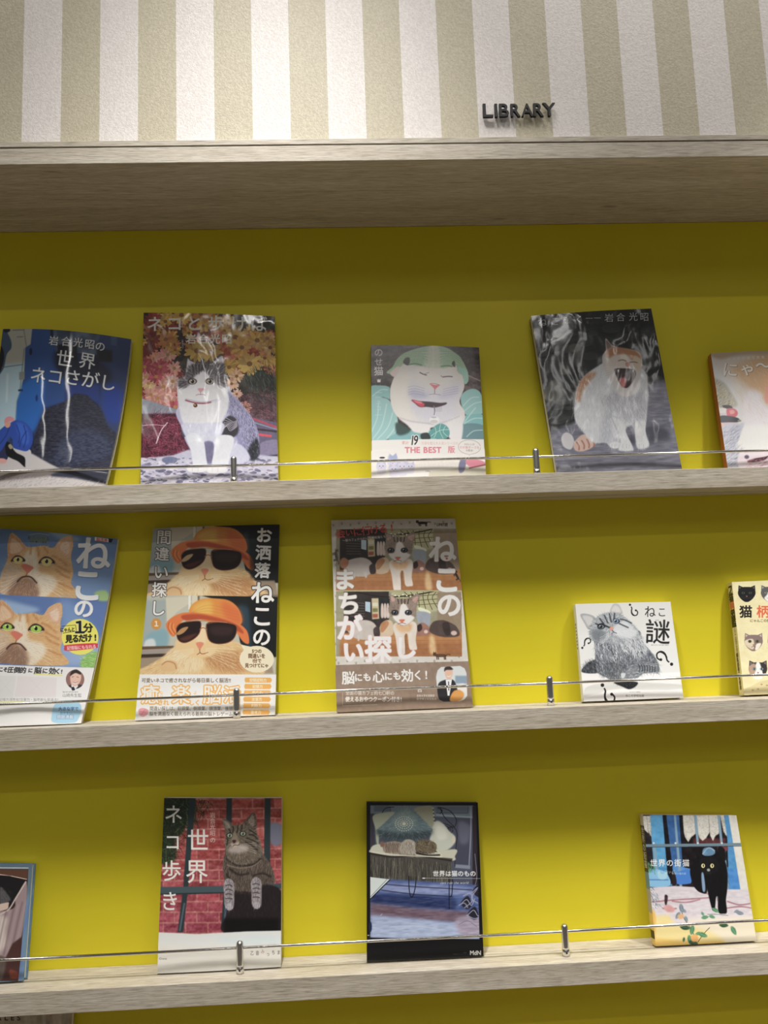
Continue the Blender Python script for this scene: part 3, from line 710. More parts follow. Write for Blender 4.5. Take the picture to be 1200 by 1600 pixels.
def art_cabbage(p):
    p.R(-50, 0, 1250, 1309, (70, 58, 58)); p.N(0.09, 90, 40); p.N(0.05, 16)
    p.F([(100, 110), (1050, 110), (1050, 500), (100, 500)], 220, 60, 15, [(100, 84, 84), (52, 42, 44), (120, 104, 96)], a=.6, sp=50, sm=0, w=2)
    p.L([(925, 370), (1040, 420)], 8, (170, 150, 140), f=3); p.P([(900, 470), (960, 480), (1050, 560), (1050, 640), (980, 600)], (110, 92, 92), f=6)
    for pts, c in (([(105, 470), (180, 460), (265, 480), (280, 580), (200, 560), (105, 580)], (126, 178, 176)), ([(105, 570), (200, 565), (270, 600), (330, 730), (330, 850), (270, 910), (105, 930)], (140, 186, 186)), ([(870, 560), (960, 490), (1040, 520), (1060, 640), (1060, 700), (920, 720)], (136, 184, 182)), ([(890, 730), (1000, 705), (1062, 715), (1062, 800), (900, 800)], (116, 174, 176)), ([(880, 800), (1062, 800), (1062, 930), (880, 930)], (96, 132, 140)), ([(300, 880), (480, 840), (640, 850), (640, 930), (280, 930)], (118, 168, 172))):
        p.P(pts, c, f=5)
    for a in ([(120, 920), (200, 800), (240, 620)], [(160, 920), (250, 820), (290, 700)], [(110, 860), (160, 740), (170, 620)], [(240, 915), (300, 840), (320, 760)], [(880, 700), (980, 620), (1050, 600)], [(890, 640), (960, 570), (1030, 560)], [(900, 790), (980, 745), (1060, 740)], [(120, 550), (190, 500), (250, 500)], [(1000, 650), (960, 700), (900, 780)], [(920, 900), (980, 850), (1060, 840)]):
        p.L(a, 6, (200, 226, 220), f=3, a=.8)
    p.P([(320, 780), (440, 840), (400, 880), (330, 880)], (52, 76, 72), f=14); p.P([(270, 490), (300, 560), (275, 600)], (44, 50, 48), f=10)
    # the cat
    fur = [(330, 320), (420, 260), (830, 260), (890, 380), (900, 480), (860, 600), (900, 680), (905, 750), (870, 830), (870, 930), (800, 930), (760, 820), (600, 830), (590, 870), (470, 860), (430, 790), (330, 730), (280, 630), (270, 500), (300, 400)]
    p.P(fur, (222, 214, 208), f=6)
    m = p.M(fur)
    p.P([(420, 420), (640, 500), (860, 420), (880, 560), (840, 640), (860, 740), (600, 800), (460, 700), (400, 560)], (200, 200, 220), f=70, a=.8, clip=m)
    p.P([(300, 400), (430, 360), (420, 500), (430, 640), (440, 750), (330, 700), (280, 560)], (230, 222, 210), f=50, clip=m)
    p.P([(340, 740), (450, 770), (600, 800), (590, 860), (470, 850), (410, 800)], (228, 222, 222), f=8)
    p.P([(770, 760), (870, 720), (890, 800), (870, 930), (790, 930), (750, 850)], (226, 220, 222), f=8)
    p.L([(345, 740), (440, 770), (540, 785), (640, 795)], 9, (150, 144, 160), f=8, a=.7)
    p.L([(860, 725), (780, 760), (690, 790)], 9, (160, 150, 166), f=8, a=.7)
    p.F(fur, 1500, 26, ('r', 640, 420), [(240, 236, 232), (206, 202, 214), (196, 188, 190), (250, 248, 246)], a=.25)
    p.P([(425, 530), (470, 500), (540, 520), (600, 545), (560, 575), (470, 575)], (160, 158, 190), f=34, a=.55)
    p.P([(680, 545), (760, 520), (830, 470), (850, 520), (780, 570), (700, 575)], (174, 172, 200), f=34, a=.5)
    for j in range(4): p.L([(420, 480+j*22), (480, 470+j*22), (560, 492+j*20)], 4, (140, 136, 166), f=2, a=.6); p.L([(720, 500+j*18), (790, 480+j*20), (850, 470+j*20)], 4, (148, 144, 170), f=2, a=.6)
    p.L([(520, 352), (550, 368), (580, 376)], 9, (96, 76, 84), f=2); p.L([(546, 372), (600, 352)], 4, (130, 106, 112), f=2)
    p.L([(715, 392), (760, 386), (800, 388)], 9, (104, 84, 92), f=2); p.L([(712, 392), (700, 380)], 5, (120, 100, 106), f=2)
    p.P([(606, 452), (650, 462), (690, 462), (668, 482), (650, 500), (634, 482)], (214, 112, 124), f=3)
    p.L([(606, 452), (630, 448), (660, 452), (692, 462)], 4, (170, 110, 120), f=2); p.L([(648, 498), (647, 540)], 5, (120, 96, 112), f=2); p.L([(600, 544), (648, 540), (700, 548)], 4, (150, 130, 150), f=2)
    p.P([(450, 590), (520, 600), (600, 605), (690, 615), (750, 612), (735, 632), (650, 655), (580, 650), (520, 650), (480, 620)], (66, 50, 56), f=5)
    p.P([(452, 588), (510, 600), (555, 618), (560, 640), (530, 650), (488, 622)], (200, 64, 84), f=4); p.P([(470, 596), (530, 606), (540, 622), (500, 616)], (226, 120, 126), f=3)
    for k in range(8): p.L([(640+k*9, 650-k*3), (644+k*9, 690)], 2, (80, 70, 90), a=.5)
    p.L([(640, 640), (648, 680), (642, 720)], 7, (120, 120, 140), f=2); p.E(645, 760, 42, 34, (238, 236, 240), f=4); p.E(642, 775, 34, 16, (196, 190, 190), f=5); p.E(640, 738, 26, 8, (170, 170, 190), f=3)
    # leaf hat
    hat = [(240, 345), (290, 300), (330, 230), (400, 175), (520, 135), (620, 118), (740, 130), (840, 190), (890, 250), (930, 340), (935, 420), (905, 450), (890, 380), (850, 350), (830, 290), (790, 300), (700, 315), (560, 300), (470, 290), (400, 270), (360, 300), (310, 350), (260, 362)]
    p.P(hat, (150, 186, 148), f=4)
    mh = p.M(hat)
    p.P([(560, 300), (600, 120), (680, 120), (700, 320), (640, 330)], (196, 206, 180), f=26, clip=mh)
    p.P([(840, 300), (930, 330), (935, 430), (900, 440)], (150, 200, 184), f=12, clip=mh)
    for k in range(10):
        p.L([(590, 290-k*14), (520-k*10, 220-k*5), (400-k*4, 240-k*9)], 5, (112, 158, 116) if k % 2 else (184, 212, 172), f=3, a=.7, clip=mh)
        p.L([(690, 290-k*14), (760+k*8, 220-k*5), (860+k*3, 280-k*9)], 5, (112, 158, 116) if k % 2 else (184, 212, 172), f=3, a=.7, clip=mh)
    p.L([(625, 120), (640, 200), (632, 320)], 20, (210, 216, 190), f=8, clip=mh)
    p.F(hat, 500, 24, 100, [(120, 168, 124), (176, 206, 166), (98, 140, 106)], a=.35)
    for q in ([(380, 265), (400, 225), (432, 222), (436, 258), (420, 290)], [(795, 270), (815, 248), (822, 300), (806, 296)]): p.P(q, (52, 56, 46), f=4)
    for a in ([(430, 285), (480, 275), (540, 290)], [(700, 300), (760, 292), (800, 300)]): p.L(a, 9, (90, 120, 84), f=4)
    p.P([(270, 350), (330, 300), (350, 310), (320, 380), (290, 385)], (222, 196, 192), f=4)
    p.P([(590, 890), (640, 820), (700, 790), (760, 820), (775, 880), (740, 918), (650, 915)], (84, 150, 148), f=4)
    for a in ([(770, 840), (690, 850), (610, 900)], [(700, 790), (690, 850), (720, 915)], [(650, 820), (660, 870), (640, 910)], [(740, 810), (720, 860), (760, 900)]): p.L(a, 4, (180, 216, 206), f=2)
    p.P([(530, 880), (590, 870), (610, 920), (540, 925)], (44, 56, 56), f=6)
    # title and the paper band
    for ch, y, z in (('の', 172, 78), ('せ', 255, 74), ('猫', 335, 84)): p.T(ch, 172, y, z, (236, 234, 230), b=1)
    p.Q([(158, 402), (166, 414), (173, 400), (180, 414), (190, 402), (188, 434), (161, 434)], (228, 224, 218)); p.R(146, 520, 200, 524, (220, 236, 236), a=.6); p.R(146, 560, 202, 564, (220, 236, 236), a=.5)
    p.T('ネコ', 172, 610, 46, (214, 232, 232), a=.6, vert=1); p.R(140, 712, 205, 716, (220, 236, 236), a=.5)
    p.Q([(-200, 930), (1400, 914), (1400, 1600), (-200, 1600)], (234, 226, 218))
    p.Q([(600, 1190), (800, 1165), (1400, 1060), (1400, 1500), (560, 1500)], (196, 190, 170), f=3)
    for x, y, r in ((195, 1145, 40), (290, 1110, 44), (370, 1150, 48), (440, 1150, 36), (300, 1170, 40)):
        p.E(x, y, r*1.1, r, (196, 194, 222), f=5); p.Q([(x-r, y-r*.3), (x-r*.8, y-r*1.3), (x-r*.2, y-r*.7)], (180, 178, 206), f=2); p.Q([(x+r, y-r*.3), (x+r*.8, y-r*1.3), (x+r*.2, y-r*.7)], (180, 178, 206), f=2)
        p.E(x-r*.35, y-2, 4, 4, (60, 60, 80)); p.E(x+r*.35, y-2, 4, 4, (60, 60, 80)); p.E(x, y+12, 5, 4, (190, 120, 130)); p.E(x, y+r*1.1, r, r*.6, (206, 204, 226), f=4)
    p.Q([(262, 1095), (262, 1040), (290, 1060), (320, 1036), (335, 1090)], (150, 160, 196), f=3); p.E(202, 1074, 24, 7, (30, 30, 34), f=2)
    p.P([(850, 1150), (870, 1090), (920, 1080), (900, 1180), (860, 1200)], (120, 120, 150), f=4); p.P([(910, 1110), (960, 1080), (1060, 1100), (1080, 1130), (960, 1150)], (214, 128, 146), f=5); p.L([(940, 1160), (1080, 1130)], 10, (120, 60, 66), f=4)
    p.T('累計', 383, 952, 30, (206, 130, 132), b=.5); p.T('万部を超え大人気シリーズの', 545, 956, 27, (206, 150, 150), sx=.9)
    p.T('19', 472, 930, 112, (24, 22, 24), b=1, out=(240, 236, 230), ow=6, ital=.15, sx=.72, center=1)
    p.T('THE BEST', 548, 1012, 68, (212, 112, 128), b=2.2, sx=1.02, center=1); p.T('版', 790, 1008, 62, (212, 112, 128), b=1.5)
    p.L(p.ep(945, 985, 96, 60, 0, 40), 3, (150, 130, 130), sm=0); p.Q([(930, 1044), (945, 1062), (958, 1042)], (200, 190, 186))
    p.T('かわいいが', 945, 962, 18, (120, 100, 104), center=1); p.T('のせ猫ポーズを', 945, 988, 25, (196, 120, 132), center=1); p.T('大集合!', 945, 1014, 20, (110, 100, 104), center=1)
    p.T('はじめてでもごゆっくり', 650, 1105, 30, (214, 200, 190), center=1); p.T('おひとりできるかな？', 660, 1142, 38, (226, 206, 190), center=1, b=.5); p.T('主婦と', 590, 1188, 15, (100, 90, 90), center=1)
def art_yawn(p):
    p.R(-50, 0, 1250, 1400, (24, 28, 30)); rg = np.random.RandomState(5)
    for _ in range(150):     # the stacked stone wall in shade
        x, y = 80+rg.rand()*900, 120+rg.rand()*780; r = 25+rg.rand()*48; g = 30+rg.rand()*34
        p.P([(x-r, y), (x-r*.6, y-r*.5), (x+r*.4, y-r*.55), (x+r, y-r*.1), (x+r*.7, y+r*.45), (x-r*.5, y+r*.5)], (g, g*1.06, g*1.08), f=6, a=.85)
        p.L([(x-r, y+r*.5), (x, y+r*.62), (x+r, y+r*.4)], 7, (10, 12, 14), f=4, a=.8)
    for x, y, r in ((315, 548, 32), (390, 385, 40), (230, 700, 70), (250, 640, 40)): p.E(x, y, r*1.1, r*.8, (86, 86, 80), f=6)
    p.Q([(880, 640), (1060, 600), (1400, 560), (1400, 1700), (-200, 1700), (-200, 990), (220, 960), (400, 900), (880, 900)], (112, 112, 126), f=26)
    p.N(0.05, 60, 12, [(200, 900), (1100, 620), (1150, 1250), (240, 1250)], 0); p.F([(880, 620), (1060, 600), (1130, 960), (900, 940)], 300, 50, 5, [(140, 140, 150), (90, 90, 104)], a=.4, sm=0)
    p.P([(890, 930), (1010, 940), (1050, 1000), (900, 1040), (700, 1050)], (66, 66, 78), f=26, a=.8)
    p.P([(60, 60), (960, 60), (960, 240), (100, 240)], (14, 18, 18), f=60, a=.7, sm=0)
    # tail, haunch, body
    p.P([(380, 1060), (400, 1020), (450, 985), (520, 1010), (525, 1060), (460, 1095), (400, 1095)], (196, 164, 152), f=4)
    for k in range(4): p.L([(400+k*36, 1035-k*10), (420+k*34, 1060-k*4), (418+k*34, 1090-k*6)], 9, (150, 104, 92), f=3)
    p.P([(300, 1000), (330, 970), (370, 990), (385, 1040), (360, 1085), (310, 1060)], (192, 190, 194), f=5)
    body = [(470, 570), (570, 500), (620, 470), (820, 520), (885, 560), (900, 700), (890, 860), (880, 960), (905, 1050), (880, 1078), (820, 1075), (800, 960), (780, 920), (740, 960), (790, 1070), (785, 1095), (695, 1095), (690, 1075), (640, 1075), (600, 1040), (520, 1040), (440, 960), (390, 880), (390, 760), (410, 650)]
    p.P(body, (196, 200, 206), f=6); m = p.M(body)
    p.P([(620, 700), (860, 700), (880, 860), (800, 930), (700, 860), (600, 800)], (150, 150, 160), f=50, a=.7, clip=m)
    p.P([(420, 620), (470, 570), (540, 560), (480, 640), (440, 700), (430, 760), (395, 740)], (176, 124, 88), f=14, clip=m)
    p.P([(600, 830), (680, 860), (720, 960), (700, 1060), (640, 1060), (560, 1030)], (170, 172, 182), f=26, clip=m)
    p.P([(640, 880), (720, 900), (760, 1000), (785, 1085), (700, 1092), (690, 1030)], (206, 208, 214), f=8, clip=m); p.P([(810, 900), (880, 900), (885, 1000), (900, 1060), (830, 1070), (805, 1000)], (206, 208, 212), f=8, clip=m)
    p.L([(640, 870), (690, 980), (700, 1040)], 9, (130, 130, 142), f=6, a=.7); p.L([(800, 890), (800, 980), (808, 1040)], 10, (90, 90, 104), f=6, a=.8)
    p.P([(630, 1050), (665, 1035), (695, 1045), (690, 1075), (650, 1078)], (204, 204, 210), f=3)
    for x in (645, 665, 720, 745, 835, 865): p.L([(x, 1052), (x, 1078)], 3, (140, 140, 150), a=.7)
    p.F(body, 2600, 26, 95, [(226, 230, 234), (176, 180, 190), (150, 154, 166), (240, 242, 244)], a=.45)
    p.F([(560, 720), (840, 720), (860, 880), (700, 880)], 500, 30, 70, [(214, 214, 218), (130, 132, 144)], a=.4)
    # head thrown back in a yawn
    p.P([(600, 320), (640, 360), (668, 380), (640, 430), (612, 440)], (176, 168, 160), f=3); p.P([(604, 332), (640, 372), (620, 410)], (120, 100, 92), f=4)
    p.P([(585, 430), (640, 385), (740, 390), (830, 410), (860, 470), (850, 560), (830, 660), (780, 720), (700, 715), (650, 640), (600, 560), (580, 490)], (196, 190, 190), f=5)
    p.P([(600, 420), (650, 380), (740, 388), (820, 410), (850, 460), (790, 470), (760, 440), (720, 430), (660, 440), (620, 460)], (172, 118, 82), f=10)
    p.P([(640, 460), (690, 440), (740, 440), (762, 480), (740, 520), (680, 520), (640, 500)], (204, 192, 184), f=8); p.P([(700, 440), (740, 435), (765, 470), (720, 470)], (222, 214, 200), f=6)
    p.P([(600, 460), (640, 480), (660, 540), (620, 550)], (206, 198, 192), f=8); p.P([(800, 440), (850, 470), (848, 540), (800, 520)], (198, 180, 160), f=8)
    p.L([(690, 478), (720, 470), (748, 480)], 6, (120, 84, 64), f=2); p.L([(770, 488), (800, 484), (826, 490)], 6, (120, 84, 64), f=2)
    p.P([(742, 490), (766, 488), (770, 512), (748, 520)], (176, 120, 100), f=4)
    p.P([(665, 535), (720, 530), (800, 540), (812, 580), (780, 640), (745, 668), (705, 640), (680, 590)], (58, 42, 44), f=5)
    p.P([(700, 600), (745, 600), (742, 650), (722, 664), (704, 640)], (184, 104, 104), f=6)
    for x in (690, 795): p.Q([(x-6, 540), (x+6, 540), (x, 566)], (232, 226, 214))
    p.L([(650, 530), (720, 520), (820, 532)], 6, (206, 196, 190), f=3)
    for k in range(5): p.L([(700, 525+k*6), (620, 520+k*16), (570, 530+k*20)], 2, (236, 238, 238), a=.6)
    for ch, x, y in (('ね', 165, 197), ('こ', 250, 193), ('輝', 336, 187), ('く', 420, 182), ('岩', 625, 170), ('合', 706, 165), ('光', 795, 160), ('昭', 874, 160)): p.T(ch, x, y, 66, (206, 210, 208), rot=-1, a=.9)
    p.R(462, 172, 512, 176, (180, 184, 182)); p.R(520, 170, 568, 174, (180, 184, 182))
def art_nya(p):
    p.R(-100, 0, 1800, 1700, (206, 206, 208))
    p.P([(420, 200), (800, 180), (1500, 180), (1600, 900), (1100, 1250), (640, 1200), (540, 1000), (500, 700), (330, 450), (230, 300)], (206, 196, 188), f=60)
    p.P([(400, 380), (560, 300), (900, 180), (1500, 200), (1500, 800), (1000, 820), (800, 760), (640, 640), (500, 500)], (200, 160, 120), f=80)
    p.P([(760, 420), (1000, 360), (1400, 500), (1300, 900), (900, 820), (760, 700)], (214, 160, 120), f=70)
    p.P([(560, 640), (720, 640), (800, 800), (1300, 900), (1300, 1280), (620, 1220), (480, 1180), (540, 960)], (222, 214, 222), f=50)
    p.P([(500, 1000), (800, 980), (1300, 1000), (1300, 1240), (480, 1240), (470, 1100)], (238, 234, 228), f=40)
    p.P([(190, 200), (560, 170), (1500, 140), (1500, 230), (560, 240), (300, 280)], (178, 156, 130), f=30)
    p.F([(420, 380), (800, 300), (1500, 300), (1500, 1000), (640, 900)], 1500, 60, 60, [(220, 190, 160), (186, 144, 104), (236, 222, 206), (200, 150, 110)], a=.3)
    p.F([(520, 700), (1400, 700), (1300, 1240), (500, 1230)], 1200, 60, 80, [(240, 236, 240), (210, 204, 214), (226, 216, 206)], a=.3)
    p.P([(780, 560), (800, 640), (790, 760), (760, 700)], (222, 150, 132), f=14)
    p.P([(200, 500), (330, 520), (420, 640), (480, 760), (420, 800), (290, 780)], (168, 164, 150), f=20); p.F([(230, 530), (330, 530), (450, 740), (300, 760)], 160, 34, 130, [(120, 116, 100), (214, 208, 186), (196, 176, 120)], a=.7, w=2)
    p.L([(250, 520), (520, 800)], 0.1, (0, 0, 0)); p.P([(330, 770), (400, 770), (430, 800), (350, 800)], (50, 44, 50), f=6)
    p.P([(290, 800), (360, 800), (370, 840), (300, 850)], (236, 226, 222), f=6); p.P([(300, 850), (370, 855), (360, 880), (300, 880)], (206, 196, 200), f=5)
    p.P([(370, 810), (430, 800), (470, 820), (484, 860), (450, 895), (380, 890)], (206, 92, 104), f=5); p.P([(400, 825), (440, 820), (450, 850), (410, 860)], (236, 150, 150), f=4)
    p.P([(300, 885), (360, 875), (480, 900), (500, 930), (460, 948), (310, 948)], (52, 54, 66), f=5); p.E(500, 930, 20, 12, (130, 130, 120), f=4)
    p.P([(310, 950), (480, 950), (460, 975), (330, 1000)], (216, 178, 172), f=8)
    p.P([(320, 1000), (500, 960), (550, 960), (500, 1100), (470, 1200), (600, 1420), (340, 1420)], (184, 186, 200), f=10)
    p.F([(320, 1020), (500, 980), (470, 1180), (580, 1280), (560, 1400), (350, 1400)], 500, 44, -35, [(130, 134, 156), (216, 216, 224), (100, 100, 124), (160, 164, 184)], a=.7, sm=0)
    p.P([(510, 1250), (700, 1230), (1300, 1200), (1300, 1440), (560, 1440)], (224, 206, 216), f=10); p.P([(580, 1350), (640, 1320), (760, 1300), (800, 1290), (760, 1330), (660, 1352)], (60, 34, 46), f=8)
    p.F([(560, 1330), (1000, 1290), (1000, 1430), (560, 1430)], 300, 40, -10, [(206, 130, 140), (230, 190, 196), (130, 80, 96)], a=.6, sm=0); p.E(575, 1300, 24, 20, (96, 84, 104), f=8)
    sh = (4, 4, (120, 90, 60))
    p.T('に', 405, 392, 172, (246, 240, 226), b=2, rot=4, sh=sh); p.T('ゃ', 580, 385, 160, (246, 240, 226), b=2.5, sh=sh); p.T('〜', 745, 352, 165, (246, 240, 226), b=3, sh=sh); p.T('ん', 920, 380, 170, (246, 240, 226), b=2.5, sh=sh)
    for i, ch in enumerate('いつかの猫写真集'): p.T(ch, 390+i*50, 276-i*2, 34, (236, 232, 222), a=.8)
    p.sp = 1
    for y in range(0, p.H): p.c[y, p.sx0:p.sx1] = (0.70, 0.34, 0.16)
def orange_face(p, dx, dy, eye, lo):
    """the ginger cat looking up; reused twice on its cover with small differences"""
    g = lambda pts: [(x+dx, y+dy) for x, y in pts]
    hd = g([(30, 560), (10, 430), (60, 300), (60, 200), (90, 110), (150, 150), (210, 212), (330, 205), (400, 220), (450, 160), (530, 130), (545, 200), (530, 290), (545, 400), (530, 480), (560, 590)])
    m = p.M(hd)*p.M([(-400, lo[0]), (900, lo[0]), (900, lo[1]), (-400, lo[1])], 0)
    p.P(hd, (206, 160, 106), f=5, clip=m)
    p.P(g([(60, 300), (70, 160), (95, 120), (170, 185), (190, 230)]), (196, 140, 96), f=6, clip=m); p.P(g([(85, 260), (95, 150), (160, 200), (170, 240)]), (222, 180, 144), f=8, clip=m)
    p.P(g([(420, 215), (470, 165), (528, 140), (535, 200), (515, 290), (470, 270)]), (210, 160, 126), f=6, clip=m); p.P(g([(450, 215), (500, 170), (520, 220), (500, 270)]), (230, 190, 166), f=8, clip=m)
    p.P(g([(220, 240), (260, 220), (290, 320), (300, 400), (400, 430), (420, 500), (330, 590), (250, 560), (210, 420), (180, 300)]), (230, 208, 180), f=22, clip=m)
    p.P(g([(20, 340), (110, 340), (180, 400), (130, 500), (60, 580), (0, 560)]), (198, 170, 140), f=20, clip=m)
    p.P(g([(90, 490), (160, 440), (230, 440), (280, 480), (300, 560), (250, 610), (60, 610)]), (128, 100, 84), f=26, a=.9, clip=m)
    for q in ([(240, 215), (235, 240), (232, 270)], [(285, 210), (290, 240), (294, 280)], [(330, 212), (350, 240), (368, 262)], [(390, 280), (440, 300), (500, 350)], [(420, 380), (470, 420), (520, 440)], [(400, 330), (460, 370), (520, 400)], [(440, 480), (490, 500), (540, 520)]): p.L(g(q), 16, (176, 116, 62), f=9, a=.65, clip=m)
    p.F(hd, 1500, 26, ('r', 230+dx, 420+dy), [(226, 186, 132), (186, 136, 84), (240, 214, 176), (160, 112, 70)], a=.4)
    for cx, cy, r in ((140, 308, 44), (352, 322, 50)):
        p.P(g([(cx-r-10, cy+8), (cx-r*.4, cy-r*.7), (cx+r*.5, cy-r*.6), (cx+r+12, cy+6), (cx+r*.4, cy+r*.6), (cx-r*.5, cy+r*.55)]), (52, 38, 34), f=4, clip=m)
        p.E(cx+dx, cy+dy+2, r*.82, r*.56, eye, f=3, clip=m); p.E(cx+dx, cy+dy-2, r*.22, r*.3, (24, 22, 18), f=2, clip=m); p.E(cx+dx-10, cy+dy-12, 6, 5, (240, 240, 220), f=1, clip=m)
        p.L(g([(cx-r, cy+14), (cx, cy+r*.62), (cx+r, cy+16)]), 5, (232, 210, 160), f=2, clip=m)
    p.P(g([(165, 350), (200, 338), (255, 365), (240, 385), (212, 408), (188, 385)]), (206, 112, 92), f=4, clip=m)
    p.L(g([(208, 405), (200, 430)]), 6, (110, 70, 60), f=3, clip=m); p.L(g([(135, 470), (165, 440), (200, 430), (240, 438), (280, 480)]), 11, (74, 50, 44), f=5, clip=m)
    for k in range(5): p.L(g([(130, 420+k*14), (70, 440+k*22), (10, 440+k*34)]), 2.5, (242, 232, 220), a=.7, clip=m); p.L(g([(290, 430+k*12), (380, 450+k*20), (470, 470+k*30)]), 2.5, (246, 238, 226), a=.7, clip=m)
def art_sky(p):
    p.R(-500, 0, 1000, 1700, (92, 122, 166)); p.R(-500, 300, 1000, 592, (112, 142, 186), f=60)
    p.P([(340, 90), (480, 110), (600, 160), (480, 170)], (150, 176, 206), f=30, a=.7)
    orange_face(p, 0, 0, (214, 196, 110), (60, 590))
    p.Q([(-400, 545), (0, 563), (310, 578), (800, 600), (800, 1120), (-400, 1120)], (88, 116, 168)); p.P([(0, 600), (200, 640), (300, 680), (100, 720)], (140, 168, 206), f=30); p.P([(440, 620), (560, 640), (700, 900), (520, 1000)], (112, 142, 190), f=60)
    p.Q([(440, 900), (760, 900), (740, 1100), (400, 1100)], (136, 160, 200), f=60)
    orange_face(p, -78, 492, (150, 190, 60), (600, 1088))
    p.P([(600, 1050), (640, 1000), (700, 980), (740, 1010), (720, 1095), (600, 1095)], (128, 176, 88), f=14); p.F([(600, 1000), (720, 980), (720, 1090), (610, 1090)], 90, 26, 200, [(90, 150, 60), (180, 214, 130)], w=2, a=.8)
    p.P([(700, 545), (780, 530), (800, 600), (720, 600)], (150, 186, 120), f=12)
    p.Q([(-400, 1060), (0, 1078), (300, 1090), (800, 1102), (800, 1560), (-400, 1560)], (232, 231, 228))
    W_ = (236, 238, 238); sh = (3, 4, (70, 96, 140))
    p.T('ね', 690, 262, 262, W_, b=6, rot=4, sh=sh, sx=.98); p.T('こ', 645, 490, 270, W_, b=8, rot=3, sh=sh, sx=.85); p.T('の', 620, 662, 152, W_, b=5, rot=3, sh=sh)
    p.L([(225, 125), (300, 118), (370, 128)], 3, (214, 200, 120)); p.T('毎日1分見る', 292, 152, 30, (52, 60, 60), center=1, rot=3, b=.5); p.R(228, 138, 360, 186, (122, 134, 100), a=.55, f=3); p.T('だけ 楽しく脳活', 290, 178, 17, (40, 44, 40), center=1, rot=3)
    p.Q([(700, 140), (800, 152), (800, 176), (700, 166)], (240, 236, 226)); p.T('脳活本', 752, 160, 27, (190, 50, 50), b=.8, center=1, rot=4); p.Q([(800, 148), (832, 152), (820, 178), (800, 176)], (20, 24, 40))
    p.E(592, 872, 132, 132, (232, 220, 62), f=2)
    p.T('にゃんと', 462, 822, 36, (30, 30, 30), b=1.2, rot=-3, sx=.75); p.L([(462, 795), (560, 786), (566, 830), (468, 846)], 3, (30, 30, 30), sm=0)
    p.T('１', 590, 800, 118, (24, 24, 26), b=4, out=(240, 238, 220), ow=3, center=1); p.T('分', 650, 806, 72, (24, 24, 26), b=2.5)
    for i, ch in enumerate('見るだけ!'): p.T(ch, 512+i*47, 888-i*3, 62, (22, 22, 26), b=2.6, sx=.85)
    p.P([(480, 948), (500, 932), (700, 918), (716, 940), (700, 955), (500, 976)], (206, 50, 66), sm=1)
    p.T('記憶脳にもなれる', 510, 955, 31, (244, 226, 224), b=.9, rot=-4, sx=.85)
    for i, (ch, z) in enumerate((('こ', 36), ('そ', 36), ('圧', 46), ('倒', 48), ('的', 48), ('に', 34), ('脳', 54), ('に', 42), ('効', 54), ('く', 44), ('!', 40))): p.T(ch, (18, 50, 88, 135, 180, 220+14, 288, 340, 392, 432, 458)[i], 1112+i*1.6, z, (40, 40, 44), b=1.6, ital=.15)
    p.Q([(264, 1140), (466, 1150), (466, 1160), (264, 1152)], (236, 226, 90), a=.8)
    p.Q([(-400, 1150), (130, 1160), (110, 1322), (-400, 1320)], (216, 216, 212), f=4); p.Q([(140, 1160), (425, 1175), (418, 1318), (118, 1315)], (226, 212, 212), f=5)
    for x in (40, 270): p.L([(x-40, 1180), (x+60, 1290)], 3, (204, 200, 198), a=.6); p.L([(x+60, 1180), (x-40, 1290)], 3, (204, 200, 198), a=.6)
    p.T('記憶力活性化!注意力・脳年齢も若返る!', 18, 1334, 25, (120, 120, 112), sx=.98); p.R(-300, 1346, 190, 1356, (232, 226, 120), a=.8)
    p.P(p.ep(555, 1185, 66, 70), (140, 104, 96), f=2, sm=0)
    mm = p.M(p.ep(555, 1185, 66, 70), 0); p.P([(490, 1260), (520, 1225), (600, 1225), (630, 1270)], (60, 58, 64), f=2, clip=mm); p.P([(528, 1225), (560, 1220), (575, 1235), (545, 1262)], (230, 230, 230), f=2)
    p.P([(520, 1180), (528, 1140), (560, 1118), (596, 1150), (592, 1200), (560, 1236), (530, 1225)], (226, 176, 158), f=3); p.P([(518, 1160), (530, 1125), (565, 1112), (596, 1135), (592, 1150), (560, 1138), (535, 1150)], (52, 44, 44), f=3)
    p.L([(532, 1168), (545, 1165)], 3, (70, 50, 46)); p.L([(566, 1166), (580, 1170)], 3, (70, 50, 46)); p.L([(538, 1208), (556, 1216), (576, 1206)], 5, (240, 236, 232)); p.L([(538, 1204), (556, 1210), (578, 1202)], 3, (150, 80, 76)); p.P([(530, 1246), (545, 1240), (555, 1262), (535, 1266)], (40, 40, 60))
    p.T('脳科学の専門家が監修', 522, 1278, 11, (90, 90, 90), center=1); p.T('山崎先生監', 478, 1302, 29, (110, 110, 110), sx=.95)
    bl = [(390, 1440), (410, 1370), (480, 1338), (560, 1345), (600, 1385), (580, 1470), (540, 1502), (400, 1500)]
    p.P(bl, (150, 196, 232), f=2); p.T('大きな字で', 508, 1400, 29, (60, 84, 130), center=1, b=.8); p.T('見やすい', 490, 1432, 22, (90, 120, 160), center=1); p.T('問題満載', 484, 1460, 30, (240, 246, 250), center=1, b=1, out=(40, 90, 150), ow=2)
